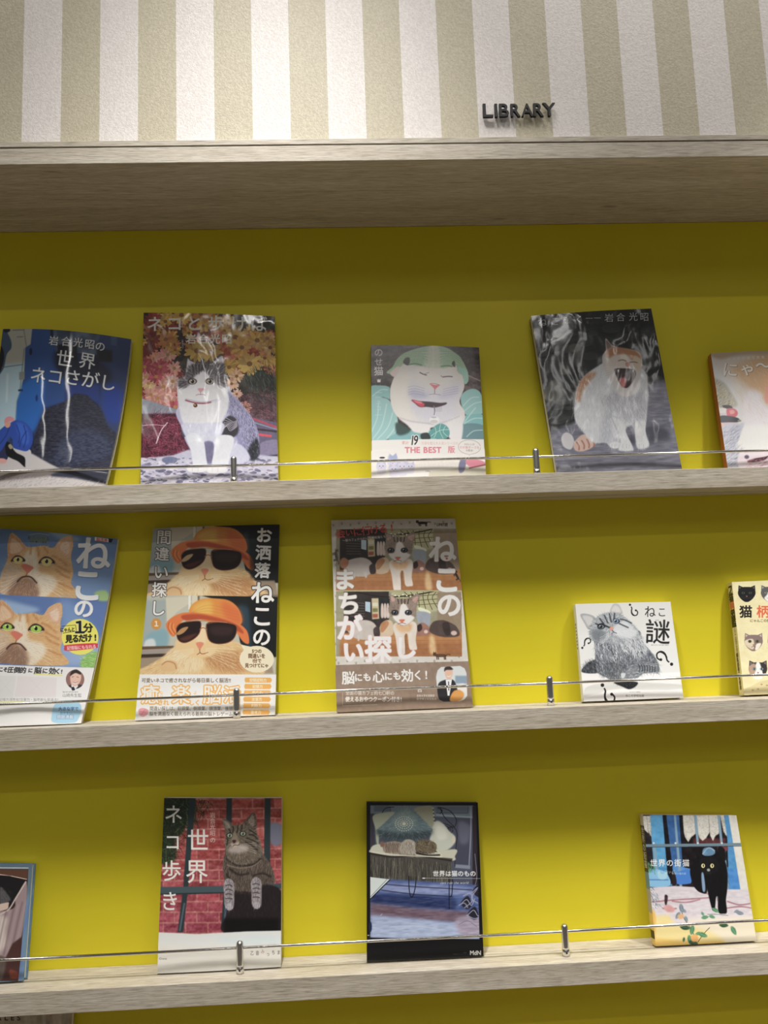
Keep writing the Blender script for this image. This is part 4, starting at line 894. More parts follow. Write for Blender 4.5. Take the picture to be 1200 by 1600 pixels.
def art_hat(p):
    def photo(dx, dy, y0, y1, gl):
        g = lambda pts: [(x+dx, y+dy) for x, y in pts]
        clip = p.M([(-50, y0-8), (1250, y0+10), (1250, y1+8), (-50, y1-6)], 0)
        p.R(-50, y0-20, 1250, y1+20, (176, 176, 160), clip=clip)
        p.Q(g([(150, 80), (330, 70), (320, 440), (130, 440)]), (150, 160, 158), f=20, clip=clip)
        p.P(g([(190, 330), (330, 300), (340, 400), (300, 440), (170, 420)]), (122, 158, 168), f=26, clip=clip); p.P(g([(170, 380), (230, 370), (240, 430), (160, 440)]), (196, 206, 206), f=14, clip=clip)
        p.Q(g([(320, 60), (480, 50), (520, 90), (400, 170), (330, 260)]), (196, 190, 166), f=6, clip=clip); p.R(490+dx, 40+dy, 508+dx, 150+dy, (226, 222, 204), f=2, clip=clip); p.R(518+dx, 40+dy, 560+dx, 150+dy, (206, 198, 176), f=2, clip=clip); p.R(560+dx, 40+dy, 575+dx, 120+dy, (120, 100, 70), f=3, clip=clip)
        p.Q(g([(575, 40), (1250, 40), (1250, 500), (900, 500), (860, 300), (780, 100)]), (20, 24, 26), f=6, clip=clip); p.P(g([(860, 120), (960, 160), (980, 420), (920, 400), (880, 260)]), (38, 62, 76), f=30, clip=clip)
        p.Q(g([(130, 425), (380, 420), (380, 440), (120, 450)]), (100, 76, 54), f=4, clip=clip); p.Q(g([(120, 450), (360, 440), (340, 480), (110, 490)]), (150, 140, 130), f=5, clip=clip); p.Q(g([(110, 484), (340, 476), (320, 500), (100, 520)]), (60, 46, 38), f=5, clip=clip)
        p.Q(g([(60, 510), (1100, 480), (1130, 620), (50, 640)]), (150, 132, 110), f=10, clip=clip)
        # body and head
        bd = g([(100, 640), (200, 560), (300, 500), (400, 420), (560, 380), (800, 380), (900, 420), (960, 500), (1010, 640)])
        p.P(bd, (216, 176, 120), f=8, clip=clip)
        p.P(g([(560, 500), (760, 470), (900, 460), (960, 560), (860, 620), (700, 600)]), (170, 116, 66), f=40, a=.8, clip=clip)
        p.P(g([(400, 440), (560, 470), (620, 560), (500, 620), (330, 600), (300, 520)]), (232, 198, 150), f=30, clip=clip)
        p.F(bd, 1300, 40, ('r', 570+dx, 360+dy), [(236, 204, 150), (200, 152, 96), (176, 124, 72), (246, 222, 180)], a=.45)
        p.P(g([(280, 560), (340, 525), (400, 540), (410, 590), (360, 610), (290, 600)]), (214, 168, 116), f=10, a=.9, clip=clip); p.L(g([(290, 560), (330, 535), (385, 550), (400, 590)]), 5, (150, 100, 60), f=5, clip=clip)
        p.P(g([(400, 380), (480, 340), (560, 300), (640, 320), (700, 380), (690, 470), (600, 510), (470, 490), (400, 440)]), (226, 184, 128), f=14, clip=clip)
        p.P(g([(560, 280), (610, 280), (622, 380), (600, 410), (560, 400), (545, 350)]), (236, 196, 150), f=12, clip=clip)
        # hat
        p.P(g([(500, 180), (520, 110), (600, 70), (700, 66), (800, 84), (870, 150), (890, 250), (800, 280), (600, 230)]), (214, 132, 40), f=4, clip=clip)
        p.P(g([(520, 130), (600, 85), (660, 90), (660, 200), (560, 190)]), (226, 168, 62), f=36, clip=clip); p.P(g([(740, 90), (870, 150), (890, 260), (780, 230)]), (206, 96, 40), f=36, a=.8, clip=clip)
        p.P(g([(330, 300), (326, 250), (380, 200), (470, 172), (600, 180), (740, 210), (860, 250), (930, 310), (945, 400), (900, 390), (840, 310), (760, 260), (640, 230), (520, 210), (440, 240), (400, 330), (370, 350)]), (216, 112, 46), f=4, clip=clip)
        p.P(g([(440, 195), (560, 185), (720, 215), (860, 268), (900, 330), (760, 262), (600, 225), (470, 232)]), (172, 72, 30), f=10, clip=clip)
        for k in range(4): p.L(g([(345+k*12, 245+k*4), (338+k*14, 290), (365+k*14, 335)]), 4, (234, 160, 80) if k % 2 else (170, 84, 36), f=2, clip=clip)
        for k in range(5): p.L(g([(505, 200-k*4), (640, 205-k*22), (870, 250-k*20)]), 3, (170, 92, 30), f=2, a=.35, clip=clip)
        # sunglasses
        for q in ([(400, 290), (430, 255), (500, 240), (580, 240), (575, 320), (530, 370), (460, 398), (410, 370)], [(625, 260), (700, 244), (790, 252), (850, 275), (840, 350), (790, 395), (700, 405), (640, 370)]):
            p.P(g(q), (34, 20, 18), f=3, clip=clip); p.L(catmull(g(q+[q[0]]), False, 4), 5, (130, 76, 44), sm=0, clip=clip)
        p.P(g([(400, 330), (440, 290), (490, 280), (460, 320), (420, 340)]), gl, f=5, clip=clip); p.P(g([(420, 370), (500, 340), (560, 330), (480, 385)]), (84, 44, 34), f=14, clip=clip); p.P(g([(660, 280), (820, 280), (800, 340), (680, 340)]), (54, 34, 32), f=20, clip=clip)
        p.L(g([(470, 236), (620, 236), (780, 246)]), 5, (176, 116, 80), clip=clip); p.L(g([(574, 300), (600, 286), (630, 300)]), 6, (150, 90, 56), clip=clip)
        p.P(g([(548, 400), (580, 392), (606, 402), (590, 430), (575, 450), (560, 430)]), (216, 126, 96), f=5, clip=clip)
        p.L(g([(575, 446), (578, 470), (600, 480), (640, 468)]), 5, (130, 76, 54), f=2, clip=clip); p.L(g([(578, 470), (555, 486)]), 5, (130, 76, 54), f=2, clip=clip)
        for k in range(6): p.L(g([(620, 440+k*8), (720, 440+k*18), (850, 450+k*28)]), 2.5, (244, 226, 196), a=.75, clip=clip); p.L(g([(530, 440+k*6), (460, 450+k*10), (380, 460+k*14)]), 2.5, (244, 226, 196), a=.7, clip=clip)
    p.R(-50, 0, 1250, 1600, (180, 170, 150))
    photo(0, 0, 40, 600, (190, 160, 120)); photo(-38, 555, 600, 1190, (170, 128, 80))
    p.Q([(900, 40), (1140, 40), (1120, 480), (920, 470)], (16, 18, 20), f=20, a=.6); p.Q([(900, 600), (1125, 600), (1105, 1060), (930, 1060)], (16, 18, 20), f=20, a=.6)
    p.Q([(-200, 1184), (1400, 1184), (1400, 1900), (-200, 1900)], (236, 235, 230))
    DK = (52, 46, 40); W_ = (238, 236, 226)
    for ch, x, y, z in (('間', 270, 146, 118), ('違', 256, 278, 112), ('い', 246, 418, 122), ('探', 234, 554, 118), ('し', 222, 694, 124)): p.T(ch, x, y, z, W_, b=2.5, out=DK, ow=4, rot=3)
    p.E(210, 812, 38, 43, (196, 134, 52)); p.T('１', 211, 810, 52, (240, 230, 210), b=1.5, center=1)
    for ch, x, y, z in (('お', 1020, 132, 124), ('洒', 1014, 268, 122), ('落', 1008, 406, 122), ('ね', 1008, 578, 182), ('こ', 1004, 752, 172), ('の', 1002, 908, 146)): p.T(ch, x, y, z, W_, b=4.5, out=(10, 10, 10), ow=5, rot=2)
    p.P(p.ep(965, 1072, 130, 98), (240, 218, 178), sm=0); p.Q([(870, 1010), (846, 966), (925, 982)], (240, 218, 178))
    for i, s_ in enumerate(('5つの', '間違いを', '1分で', '見つけてにゃ')): p.T(s_, 965, 1014+i*35, 33 if i != 1 else 36, (80, 50, 30), b=1, center=1, sx=.9)
    p.T('可愛いネコで癒されながら毎日楽しく脳活!!', 118, 1228, 35, (96, 82, 66), b=.8, sx=.98)
    OR = (236, 160, 66)
    for ch, x, z in (('癒', 165, 142), ('楽', 398, 142), ('脳', 632, 142), ('活', 780, 130)): p.T(ch, x, 1330, z, W_, b=2, out=OR, ow=8)
    for s_, x in (('され', 252, ), ('しく', 488)): p.T(s_, x-10, 1388, 44, OR, b=1.5)
    p.T('ながら', 250, 1318, 30, OR, vert=1); p.T('よく', 505, 1318, 30, OR, vert=1)
    p.T('間違い探しは、前頭葉、側頭葉、頭頂葉、後頭葉', 178, 1430, 33, (84, 74, 62), b=.6, sx=.9); p.T('脳を満遍なく鍛えられる最高の脳トレゲーム。', 176, 1468, 33, (84, 74, 62), b=.6, sx=.95)
    p.P([(80, 1440), (110, 1426), (150, 1440), (148, 1470), (115, 1490), (85, 1475)], (232, 150, 160), f=2); p.L([(90, 1450), (140, 1460)], 3, (200, 100, 120)); p.L([(100, 1475), (130, 1436)], 3, (200, 100, 120))
    for i, s_ in enumerate(('空間認知力', '記憶力', '集中力', '注意力', '判断力', '思考力')):
        y = 1225+i*46; x0 = 880-i*3; p.P([(x0, y-18), (x0+190, y-18), (x0+200, y), (x0+190, y+18), (x0, y+18), (x0-6, y)], (236, 162, 70), sm=0); p.T(s_, x0+95, y, 26, (250, 236, 214), center=1, b=.8)
def cafe_photo(p, dx, dy, y0, y1):
    g = lambda pts: [(x+dx, y+dy) for x, y in pts]
    cl = p.M([(100, y0), (1080, y0-6), (1085, y1), (100, y1)], 0)
    p.R(100, y0-20, 1100, y1+20, (150, 146, 120), clip=cl)
    p.Q(g([(130, 140), (480, 140), (480, 480), (130, 480)]), (54, 48, 46), f=5, clip=cl); p.Q(g([(500, 150), (860, 140), (860, 300), (500, 330)]), (172, 170, 130), f=10, clip=cl); p.Q(g([(860, 150), (1080, 150), (1080, 470), (860, 470)]), (146, 128, 106), f=10, clip=cl)
    for k in range(6): p.L(g([(180, 230+k*22), (290, 240+k*20)]), 5, (96, 90, 88), f=2, clip=cl)
    p.Q(g([(296, 225), (336, 230), (336, 310), (296, 300)]), (170, 196, 214), f=2, clip=cl); p.Q(g([(345, 200), (400, 200), (405, 360), (350, 365)]), (190, 176, 140), f=3, clip=cl)
    for k in range(3): p.Q(g([(352, 236+k*44), (394, 234+k*44), (394, 262+k*44), (354, 264+k*44)]), ((206, 206, 180), (120, 120, 70), (160, 90, 70))[k], f=3, clip=cl)
    p.Q(g([(400, 200), (490, 200), (480, 350), (410, 350)]), (40, 44, 46), f=3, clip=cl)
    for k in range(3): p.P(g([(420+k*22, 250), (436+k*22, 250), (440+k*22, 345), (418+k*22, 345)]), (206, 186, 176), f=3, clip=cl)
    p.L(g([(200, 145), (450, 190), (700, 170), (850, 140)]), 9, (36, 32, 28), f=2, clip=cl)
    for k in range(6): p.L(g([(600+k*50, 150), (640+k*36, 200), (620+k*50, 290)]), 5, (76, 66, 36), f=2, clip=cl)
    for k in range(3): p.L(g([(600, 190+k*35), (860, 170+k*35)]), 5, (96, 88, 50), f=2, clip=cl)
    for k in range(8): p.E(500+k*30+dx, 172+(k % 3)*6+dy, 6, 6, (250, 250, 210), f=2, clip=cl)
    p.P(g([(720, 270), (800, 300), (796, 320), (716, 296)]), (226, 236, 190), f=4, clip=cl); p.P(g([(700, 310), (800, 320), (790, 420), (720, 410)]), (150, 158, 170), f=6, clip=cl)
    p.Q(g([(100, 470), (1100, 460), (1100, 640), (100, 660)]), (178, 124, 74), f=12, clip=cl); p.Q(g([(100, 560), (1100, 540), (1100, 660), (100, 660)]), (150, 98, 58), f=30, a=.7, clip=cl)
    for k in range(5): p.L(g([(150, 500+k*32), (1080, 490+k*34)]), 3, (140, 90, 52), f=2, a=.6, clip=cl)
    p.P(g([(800, 500), (830, 500), (850, 620), (800, 620)]), (226, 190, 140), f=16, a=.8, clip=cl)
    # the other cats around the room
    p.P(g([(150, 430), (200, 390), (300, 370), (370, 400), (390, 470), (330, 520), (230, 515), (180, 480)]), (190, 180, 172), f=6, clip=cl); p.P(g([(130, 400), (160, 370), (200, 400), (180, 450), (140, 450)]), (176, 120, 90), f=6, clip=cl)
    for x in (240, 330): p.L(g([(x, 490), (x+4, 530)]), 14, (196, 190, 190), f=3, clip=cl)
    p.P(g([(400, 470), (420, 400), (470, 370), (510, 390), (515, 470), (480, 500), (420, 500)]), (206, 180, 150), f=5, clip=cl); p.P(g([(420, 400), (460, 375), (480, 400), (440, 460), (415, 460)]), (176, 124, 84), f=5, clip=cl); p.P(g([(360, 440), (400, 420), (410, 490), (370, 500)]), (70, 60, 60), f=5, clip=cl)
    p.P(g([(690, 430), (740, 390), (790, 420), (800, 480), (700, 490)]), (150, 110, 96), f=6, clip=cl); p.P(g([(700, 420), (730, 400), (740, 440), (710, 460)]), (60, 46, 44), f=4, clip=cl); p.E(770+dx, 460+dy, 16, 14, (220, 190, 180), f=3, clip=cl)
    p.P(g([(800, 460), (820, 390), (880, 370), (940, 380), (1010, 420), (1030, 490), (900, 500)]), (84, 70, 66), f=6, clip=cl); p.P(g([(900, 400), (950, 390), (960, 480), (920, 480)]), (60, 48, 46), f=6, clip=cl); p.E(990+dx, 470+dy, 24, 18, (206, 180, 170), f=4, clip=cl)
    # main cat
    p.P(g([(520, 400), (660, 380), (700, 420), (690, 520), (700, 590), (680, 600), (640, 590), (625, 480), (600, 500), (610, 620), (555, 640), (535, 520)]), (224, 208, 194), f=5, clip=cl)
    p.P(g([(540, 400), (660, 400), (640, 460), (560, 460)]), (214, 160, 110), f=16, a=.8, clip=cl); p.L(g([(615, 480), (612, 560), (612, 620)]), 10, (130, 96, 70), f=4, clip=cl)
    hd = g([(478, 300), (490, 240), (486, 160), (540, 200), (640, 200), (690, 165), (722, 180), (700, 260), (690, 330), (650, 390), (590, 415), (530, 380)])
    p.P(hd, (140, 124, 112), f=4, clip=cl); p.P(g([(498, 180), (530, 210), (500, 230)]), (190, 150, 140), f=4, clip=cl); p.P(g([(660, 205), (708, 185), (692, 235)]), (190, 150, 140), f=4, clip=cl)
    p.F(hd, 260, 18, ('r', 590+dx, 330+dy), [(84, 72, 66), (170, 156, 144), (60, 52, 48)], a=.5)
    p.P(g([(570, 260), (600, 240), (625, 270), (650, 330), (680, 350), (640, 395), (590, 412), (535, 380), (510, 340), (555, 330)]), (232, 222, 214), f=7, clip=cl)
    for k in range(4): p.L(g([(550+k*28, 205), (556+k*24, 245)]), 7, (60, 50, 46), f=2, clip=cl)
    for cx in (527, 632): p.E(cx+dx, 312+dy, 28, 21, (40, 32, 34), f=3, clip=cl); p.E(cx+dx, 312+dy, 18, 14, (74, 86, 96), f=2, clip=cl); p.E(cx+dx, 312+dy, 9, 12, (14, 14, 16), clip=cl); p.E(cx-6+dx, 306+dy, 4, 4, (240, 240, 240), clip=cl)
    p.P(g([(560, 368), (605, 366), (592, 386), (582, 392), (572, 386)]), (206, 110, 84), f=3, clip=cl); p.L(g([(550, 402), (582, 392), (612, 400)]), 4, (130, 80, 70), clip=cl)
def art_cafe(p):
    p.R(-50, 0, 1300, 1700, (206, 200, 190)); rg = np.random.RandomState(8)
    def paw(x, y, r, c=(150, 146, 138)):
        p.E(x, y+r*.35, r*.6, r*.5, c)
        for k in (-1, 0, 1): p.E(x+k*r*.55, y-r*.4-(k == 0)*r*.2, r*.24, r*.3, c)
    for i in range(15): paw(80+i*66, 105-(i % 2)*12-i, 12)
    for i in range(17): paw(100+(i % 2)*16, 180+i*62, 12); paw(1062+(i % 2)*16, 120+i*64, 12)
    for i in range(15): paw(120+i*68, 1195-(i % 2)*16, 12)
    cafe_photo(p, 0, 0, 140, 632); cafe_photo(p, 32, 495, 636, 1145)
    p.R(120, 630, 1080, 642, (170, 160, 120), f=2)
    def cat(x, y, s_, c, ro=0):
        g = lambda pts: [(x+(a*math.cos(ro)-b*math.sin(ro))*s_, y+(a*math.sin(ro)+b*math.cos(ro))*s_) for a, b in pts]
        p.P(g([(-40, -12), (0, -16), (36, -12), (40, 4), (0, 8), (-38, 6)]), c)
        for k in (-34, -22, 24, 34): p.L(g([(k, 0), (k+3, 26)]), 8*s_, c)
        p.E(*g([(-50, -14)])[0], 14*s_, 12*s_, c); p.Q(g([(-62, -20), (-58, -34), (-50, -24)]), c); p.Q(g([(-50, -24), (-42, -34), (-40, -18)]), c); p.L(g([(38, -8), (60, -14), (74, -8)]), 6*s_, c)
    cat(776, 92, .85, (50, 42, 34)); cat(920, 1142, 1.0, (90, 64, 46)); cat(100, 360, .9, (100, 92, 80), 1.4); cat(1045, 520, .7, (60, 56, 50), 1.1)
    p.T('LIMIT間', 892, 102, 30, (40, 36, 34), b=.8, sx=.85)
    for i, ch in enumerate('会いに行ける!'): p.T(ch, 135+i*66, 176-i*8, 76 if i != 1 else 60, (208, 74, 66), b=1.6, rot=-6)
    p.T('〜猫カフェのかわいい看板猫たちが大集合!!', 160, 232, 24, (240, 236, 226), b=.6, rot=-5.5, out=(60, 50, 44), ow=2, sx=.95)
    W_ = (232, 228, 220); O_ = (150, 140, 134); P_ = (232, 190, 196)
    p.T('ね', 930, 305, 225, W_, b=7, out=O_, ow=3, rot=1)
    p.T('こ', 965, 545, 235, W_, b=8, out=O_, ow=3, sx=.95); p.T('の', 985, 745, 205, W_, b=7, out=O_, ow=3)
    for ch, x, y, z, o in (('ま', 168, 545, 180, O_), ('ち', 200, 735, 190, O_), ('が', 205, 925, 205, P_), ('い', 235, 1110, 175, P_), ('探', 430, 1090, 215, P_), ('し', 640, 1080, 185, P_)): p.T(ch, x, y, z, W_ if o is O_ else (240, 234, 232), b=6, out=o, ow=4)
    p.E(966, 378, 10, 8, (206, 80, 90))
    p.Q([(-200, 1220), (600, 1196), (1500, 1170), (1500, 1900), (-200, 1900)], (142, 122, 106)); p.N(0.02, 30, 30)
    for i, (ch, x, z) in enumerate((('脳', 195, 104), ('に', 275, 66), ('も', 342, 66), ('心', 430, 96), ('に', 508, 66), ('も', 575, 66), ('効', 655, 100), ('く', 738, 80), ('!', 800, 84))): p.T(ch, x, 1308-i*3, z, (240, 238, 232), b=2.4, rot=-2)
    p.T('全国の猫カフェ約七〇軒の', 190, 1422, 34, (214, 206, 196), b=.8, sx=.93); p.T('使えるおやつクーポン付き!', 190, 1468, 42, (236, 232, 226), b=1.4, sx=.85)
    p.T('杏林大学名誉教授', 736, 1442, 22, (230, 226, 220), b=.6, sx=.8); p.T('医学博士先生監修', 736, 1466, 18, (230, 226, 220), b=.3, sx=1.1); p.T('古', 752, 1396, 40, (230, 226, 220), b=1)
    p.R(150, 1420, 153, 1520, (190, 178, 166)); p.L([(150, 1518), (420, 1508)], 3, (190, 178, 166), sm=0)
    fr = [(880, 1300), (892, 1250), (920, 1225), (1070, 1216), (1105, 1235), (1120, 1270), (1125, 1440), (1100, 1470), (1060, 1482), (940, 1485), (905, 1470), (893, 1440)]
    p.P(fr, (206, 212, 214), sm=0); mm = p.M(fr, 0)
    p.Q([(1030, 1290), (1130, 1290), (1130, 1350), (1030, 1350)], (130, 150, 170), f=8, clip=mm); p.P([(890, 1480), (895, 1360), (940, 1325), (1010, 1320), (1040, 1370), (1050, 1480)], (46, 46, 50), f=3, clip=mm)
    p.Q([(955, 1320), (1005, 1318), (985, 1440), (970, 1440)], (230, 234, 240), f=2, clip=mm); p.L([(978, 1335), (980, 1400)], 8, (70, 70, 100), clip=mm)
    p.P([(948, 1270), (952, 1238), (985, 1226), (1010, 1245), (1008, 1290), (985, 1318), (960, 1305)], (224, 176, 154), f=3, clip=mm); p.P([(944, 1260), (950, 1228), (985, 1218), (1014, 1240), (1000, 1246), (960, 1248)], (60, 52, 50), f=3, clip=mm)
    p.L([(966, 1292), (980, 1298), (996, 1290)], 4, (240, 236, 230), clip=mm)
    p.P([(1000, 1430), (1030, 1400), (1080, 1400), (1100, 1440), (1060, 1480), (990, 1480)], (214, 146, 66), f=3, clip=mm); p.P([(1040, 1370), (1100, 1350), (1125, 1420), (1090, 1410)], (230, 226, 220), f=4, clip=mm)
def art_riddle(p):
    p.R(-200, -200, 1400, 1500, (216, 217, 214)); p.R(-200, -100, 1400, 420, (206, 206, 200), f=80, a=.6)
    # ledge and cloth
    p.Q([(150, 798), (410, 802), (440, 850), (1120, 850), (1140, 1060), (150, 1060)], (226, 225, 224), f=3)
    p.P([(480, 880), (700, 880), (1120, 905), (1130, 960), (900, 950), (640, 955), (540, 930)], (196, 196, 192), f=6); p.P([(190, 1000), (215, 930), (320, 895), (480, 885), (560, 935), (400, 960), (240, 1040)], (198, 198, 194), f=6)
    p.P([(150, 1040), (300, 990), (560, 950), (900, 960), (1140, 950), (1140, 1080), (150, 1080)], (234, 233, 232), f=8)
    p.Q([(740, 800), (1100, 790), (1120, 840), (700, 850)], (236, 236, 236), f=4)
    # the long haired tabby
    p.P([(440, 230), (450, 170), (475, 140), (520, 150), (545, 200), (550, 240)], (176, 176, 174), f=4); p.P([(455, 210), (480, 160), (520, 180), (530, 225)], (200, 198, 196), f=8)
    p.P([(160, 245), (230, 240), (300, 275), (290, 340), (240, 390), (200, 330)], (150, 152, 154), f=4); p.P([(180, 258), (240, 258), (280, 290), (240, 360), (205, 310)], (186, 186, 186), f=8)
    body = [(300, 560), (300, 680), (320, 790), (430, 850), (500, 880), (600, 870), (760, 790), (890, 790), (892, 710), (840, 620), (770, 540), (740, 470), (690, 390), (500, 430), (300, 470)]
    p.P(body, (104, 110, 118), f=6)
    p.P([(180, 790), (200, 730), (250, 690), (320, 680), (340, 790)], (52, 56, 62), f=6); p.F([(180, 790), (210, 700), (320, 680), (340, 790)], 300, 26, 250, [(30, 32, 36), (140, 144, 150), (84, 88, 94)], a=.7)
    p.F(body, 3200, 40, 75, [(40, 44, 50), (150, 156, 164), (206, 210, 216), (84, 90, 98), (60, 64, 72)], a=.65, sp=30)
    p.F([(520, 440), (740, 440), (780, 560), (700, 640), (520, 560)], 900, 44, 60, [(224, 226, 230), (176, 180, 188), (196, 200, 206)], a=.6)
    p.F([(300, 480), (520, 480), (600, 640), (340, 640)], 900, 40, 80, [(206, 210, 214), (96, 100, 108), (150, 156, 162)], a=.6)
    # ruff
    for k in range(60):
        x = 320+p.rng.rand()*420; y = 520+p.rng.rand()*150; p.L([(x, y), (x-10+p.rng.rand()*30, y+24), (x+p.rng.rand()*50-10, y+54)], 6, (44, 48, 54) if k % 2 else (214, 218, 222), f=2, a=.7, taper=.7)
    head = [(250, 480), (245, 420), (260, 360), (310, 270), (380, 235), (460, 222), (540, 245), (600, 290), (680, 370), (700, 440), (600, 500), (480, 520), (380, 510), (300, 500)]
    p.P(head, (150, 156, 162), f=6)
    p.F(head, 1300, 24, ('r', 450, 380), [(70, 76, 84), (196, 200, 206), (120, 126, 132), (224, 226, 228)], a=.6)
    p.P([(460, 380), (560, 300), (640, 350), (690, 430), (620, 480), (500, 450)], (202, 206, 212), f=26, a=.8); p.P([(270, 400), (350, 390), (400, 440), (360, 500), (280, 480)], (96, 102, 108), f=24, a=.7)
    for q in ([(340, 280), (360, 310), (380, 335)], [(385, 250), (400, 290), (420, 330)], [(430, 235), (440, 280), (450, 320)], [(480, 232), (476, 270), (470, 300)], [(300, 330), (320, 340), (340, 350)], [(530, 290), (580, 300), (640, 330)], [(520, 330), (560, 350), (610, 372)], [(360, 330), (400, 360), (440, 368)]): p.L(q, 11, (38, 42, 48), f=4, a=.85)
    p.P([(318, 360), (335, 338), (375, 340), (392, 362), (372, 382), (334, 384)], (24, 28, 34), f=3); p.E(355, 362, 26, 17, (104, 116, 128), f=2); p.E(352, 362, 14, 13, (14, 16, 20), f=1); p.E(344, 354, 5, 5, (240, 244, 248))
    p.P([(466, 305), (480, 285), (512, 290), (530, 312), (508, 332), (478, 330)], (36, 42, 54), f=3); p.E(492, 308, 24, 20, (122, 142, 168), f=2); p.E(490, 308, 11, 13, (16, 20, 30), f=1); p.E(484, 300, 5, 5, (244, 248, 252))
    p.L([(320, 348), (355, 332), (400, 352), (440, 378)], 7, (20, 22, 26), f=3)
    p.P([(430, 376), (455, 360), (470, 372), (462, 392), (440, 398)], (200, 138, 120), f=3); p.L([(455, 394), (470, 412), (500, 425)], 5, (40, 40, 44), f=2); p.L([(470, 412), (455, 430)], 4, (60, 60, 64), f=2)
    for k in range(5): p.L([(430, 420+k*8), (390, 440+k*14), (340, 470+k*16)], 2.2, (244, 246, 248), a=.85); p.L([(500, 400+k*8), (560, 400+k*12), (640, 396+k*18)], 2, (244, 246, 248), a=.7)
    # forelegs crossed on the ledge
    leg = [(590, 780), (640, 720), (740, 690), (840, 700), (890, 740), (885, 790), (760, 800), (690, 840), (620, 860), (560, 850)]
    p.P(leg, (110, 116, 122), f=5); p.F(leg, 500, 22, 170, [(60, 64, 70), (170, 176, 182), (200, 204, 208)], a=.6)
    for k in range(7): p.L([(700+k*26, 712+k*4), (716+k*24, 745), (712+k*24, 785)], 8, (34, 36, 42), f=3, a=.8)
    leg2 = [(380, 720), (470, 700), (560, 740), (580, 800), (560, 850), (460, 860), (400, 820)]
    p.P(leg2, (86, 90, 96), f=5); p.F(leg2, 320, 22, 80, [(50, 54, 60), (160, 166, 172), (196, 200, 204)], a=.6)
    p.P([(540, 800), (580, 800), (570, 840), (545, 845)], (186, 192, 196), f=4)
    p.P([(470, 882), (560, 872), (690, 880), (680, 915), (620, 945), (560, 925)], (30, 32, 36), f=4); p.F([(480, 885), (690, 885), (620, 935)], 90, 14, 60, [(90, 94, 100), (14, 14, 18)], a=.6)
    BK = (26, 24, 26)
    def qm(x, y, s_, ro, fl=1):
        r = math.radians(ro); g = lambda pts: [(x+(a*fl*math.cos(r)-b*math.sin(r))*s_, y+(a*fl*math.sin(r)+b*math.cos(r))*s_) for a, b in pts]
        p.L(g([(-30, -30), (-34, -60), (-8, -84), (26, -72), (34, -40), (18, -8), (2, 14), (0, 36)]), 11*s_, BK)
        p.P(g([(8, -82), (32, -70), (40, -40), (26, -6), (10, 8), (22, -30), (20, -60)]), BK); p.E(*g([(-26, -30)])[0], 11*s_, 11*s_, BK); p.E(*g([(0, 62)])[0], 13*s_, 13*s_, BK)
    qm(960, 670, 1.15, -52, 1); qm(648, 195, .8, 150, 1); qm(208, 525, .75, 38, -1); qm(405, 975, 1.25, 150, 1)
    BK2 = (30, 28, 30)
    p.T('ね', 812, 218, 122, BK2, b=.6, sx=.9); p.T('こ', 925, 222, 100, BK2, b=.6, sx=.9); p.T('謎', 885, 410, 248, BK2, b=1.5, sx=.98, rot=2)
    p.T('なぞ', 872, 300, 17, (90, 88, 88)); p.T('猫のひみつを写真で解明', 905, 535, 15, (110, 108, 108), center=1); p.T('みのまわり編集部', 668, 970, 13, (120, 118, 118), center=1); p.T('ねこの学校出版', 668, 1004, 25, (70, 68, 68), center=1, b=.4)
    for y in range(0, p.H): p.c[y, p.sx0:p.sx1] = (0.84, 0.84, 0.82)
    for i in range(8):
        yy = int(p.H*(0.2+0.035*i)); p.c[yy:yy+int(p.H*.022), p.sx0+int((p.sx1-p.sx0)*.3):p.sx0+int((p.sx1-p.sx0)*.7)] = (0.5, 0.5, 0.48)
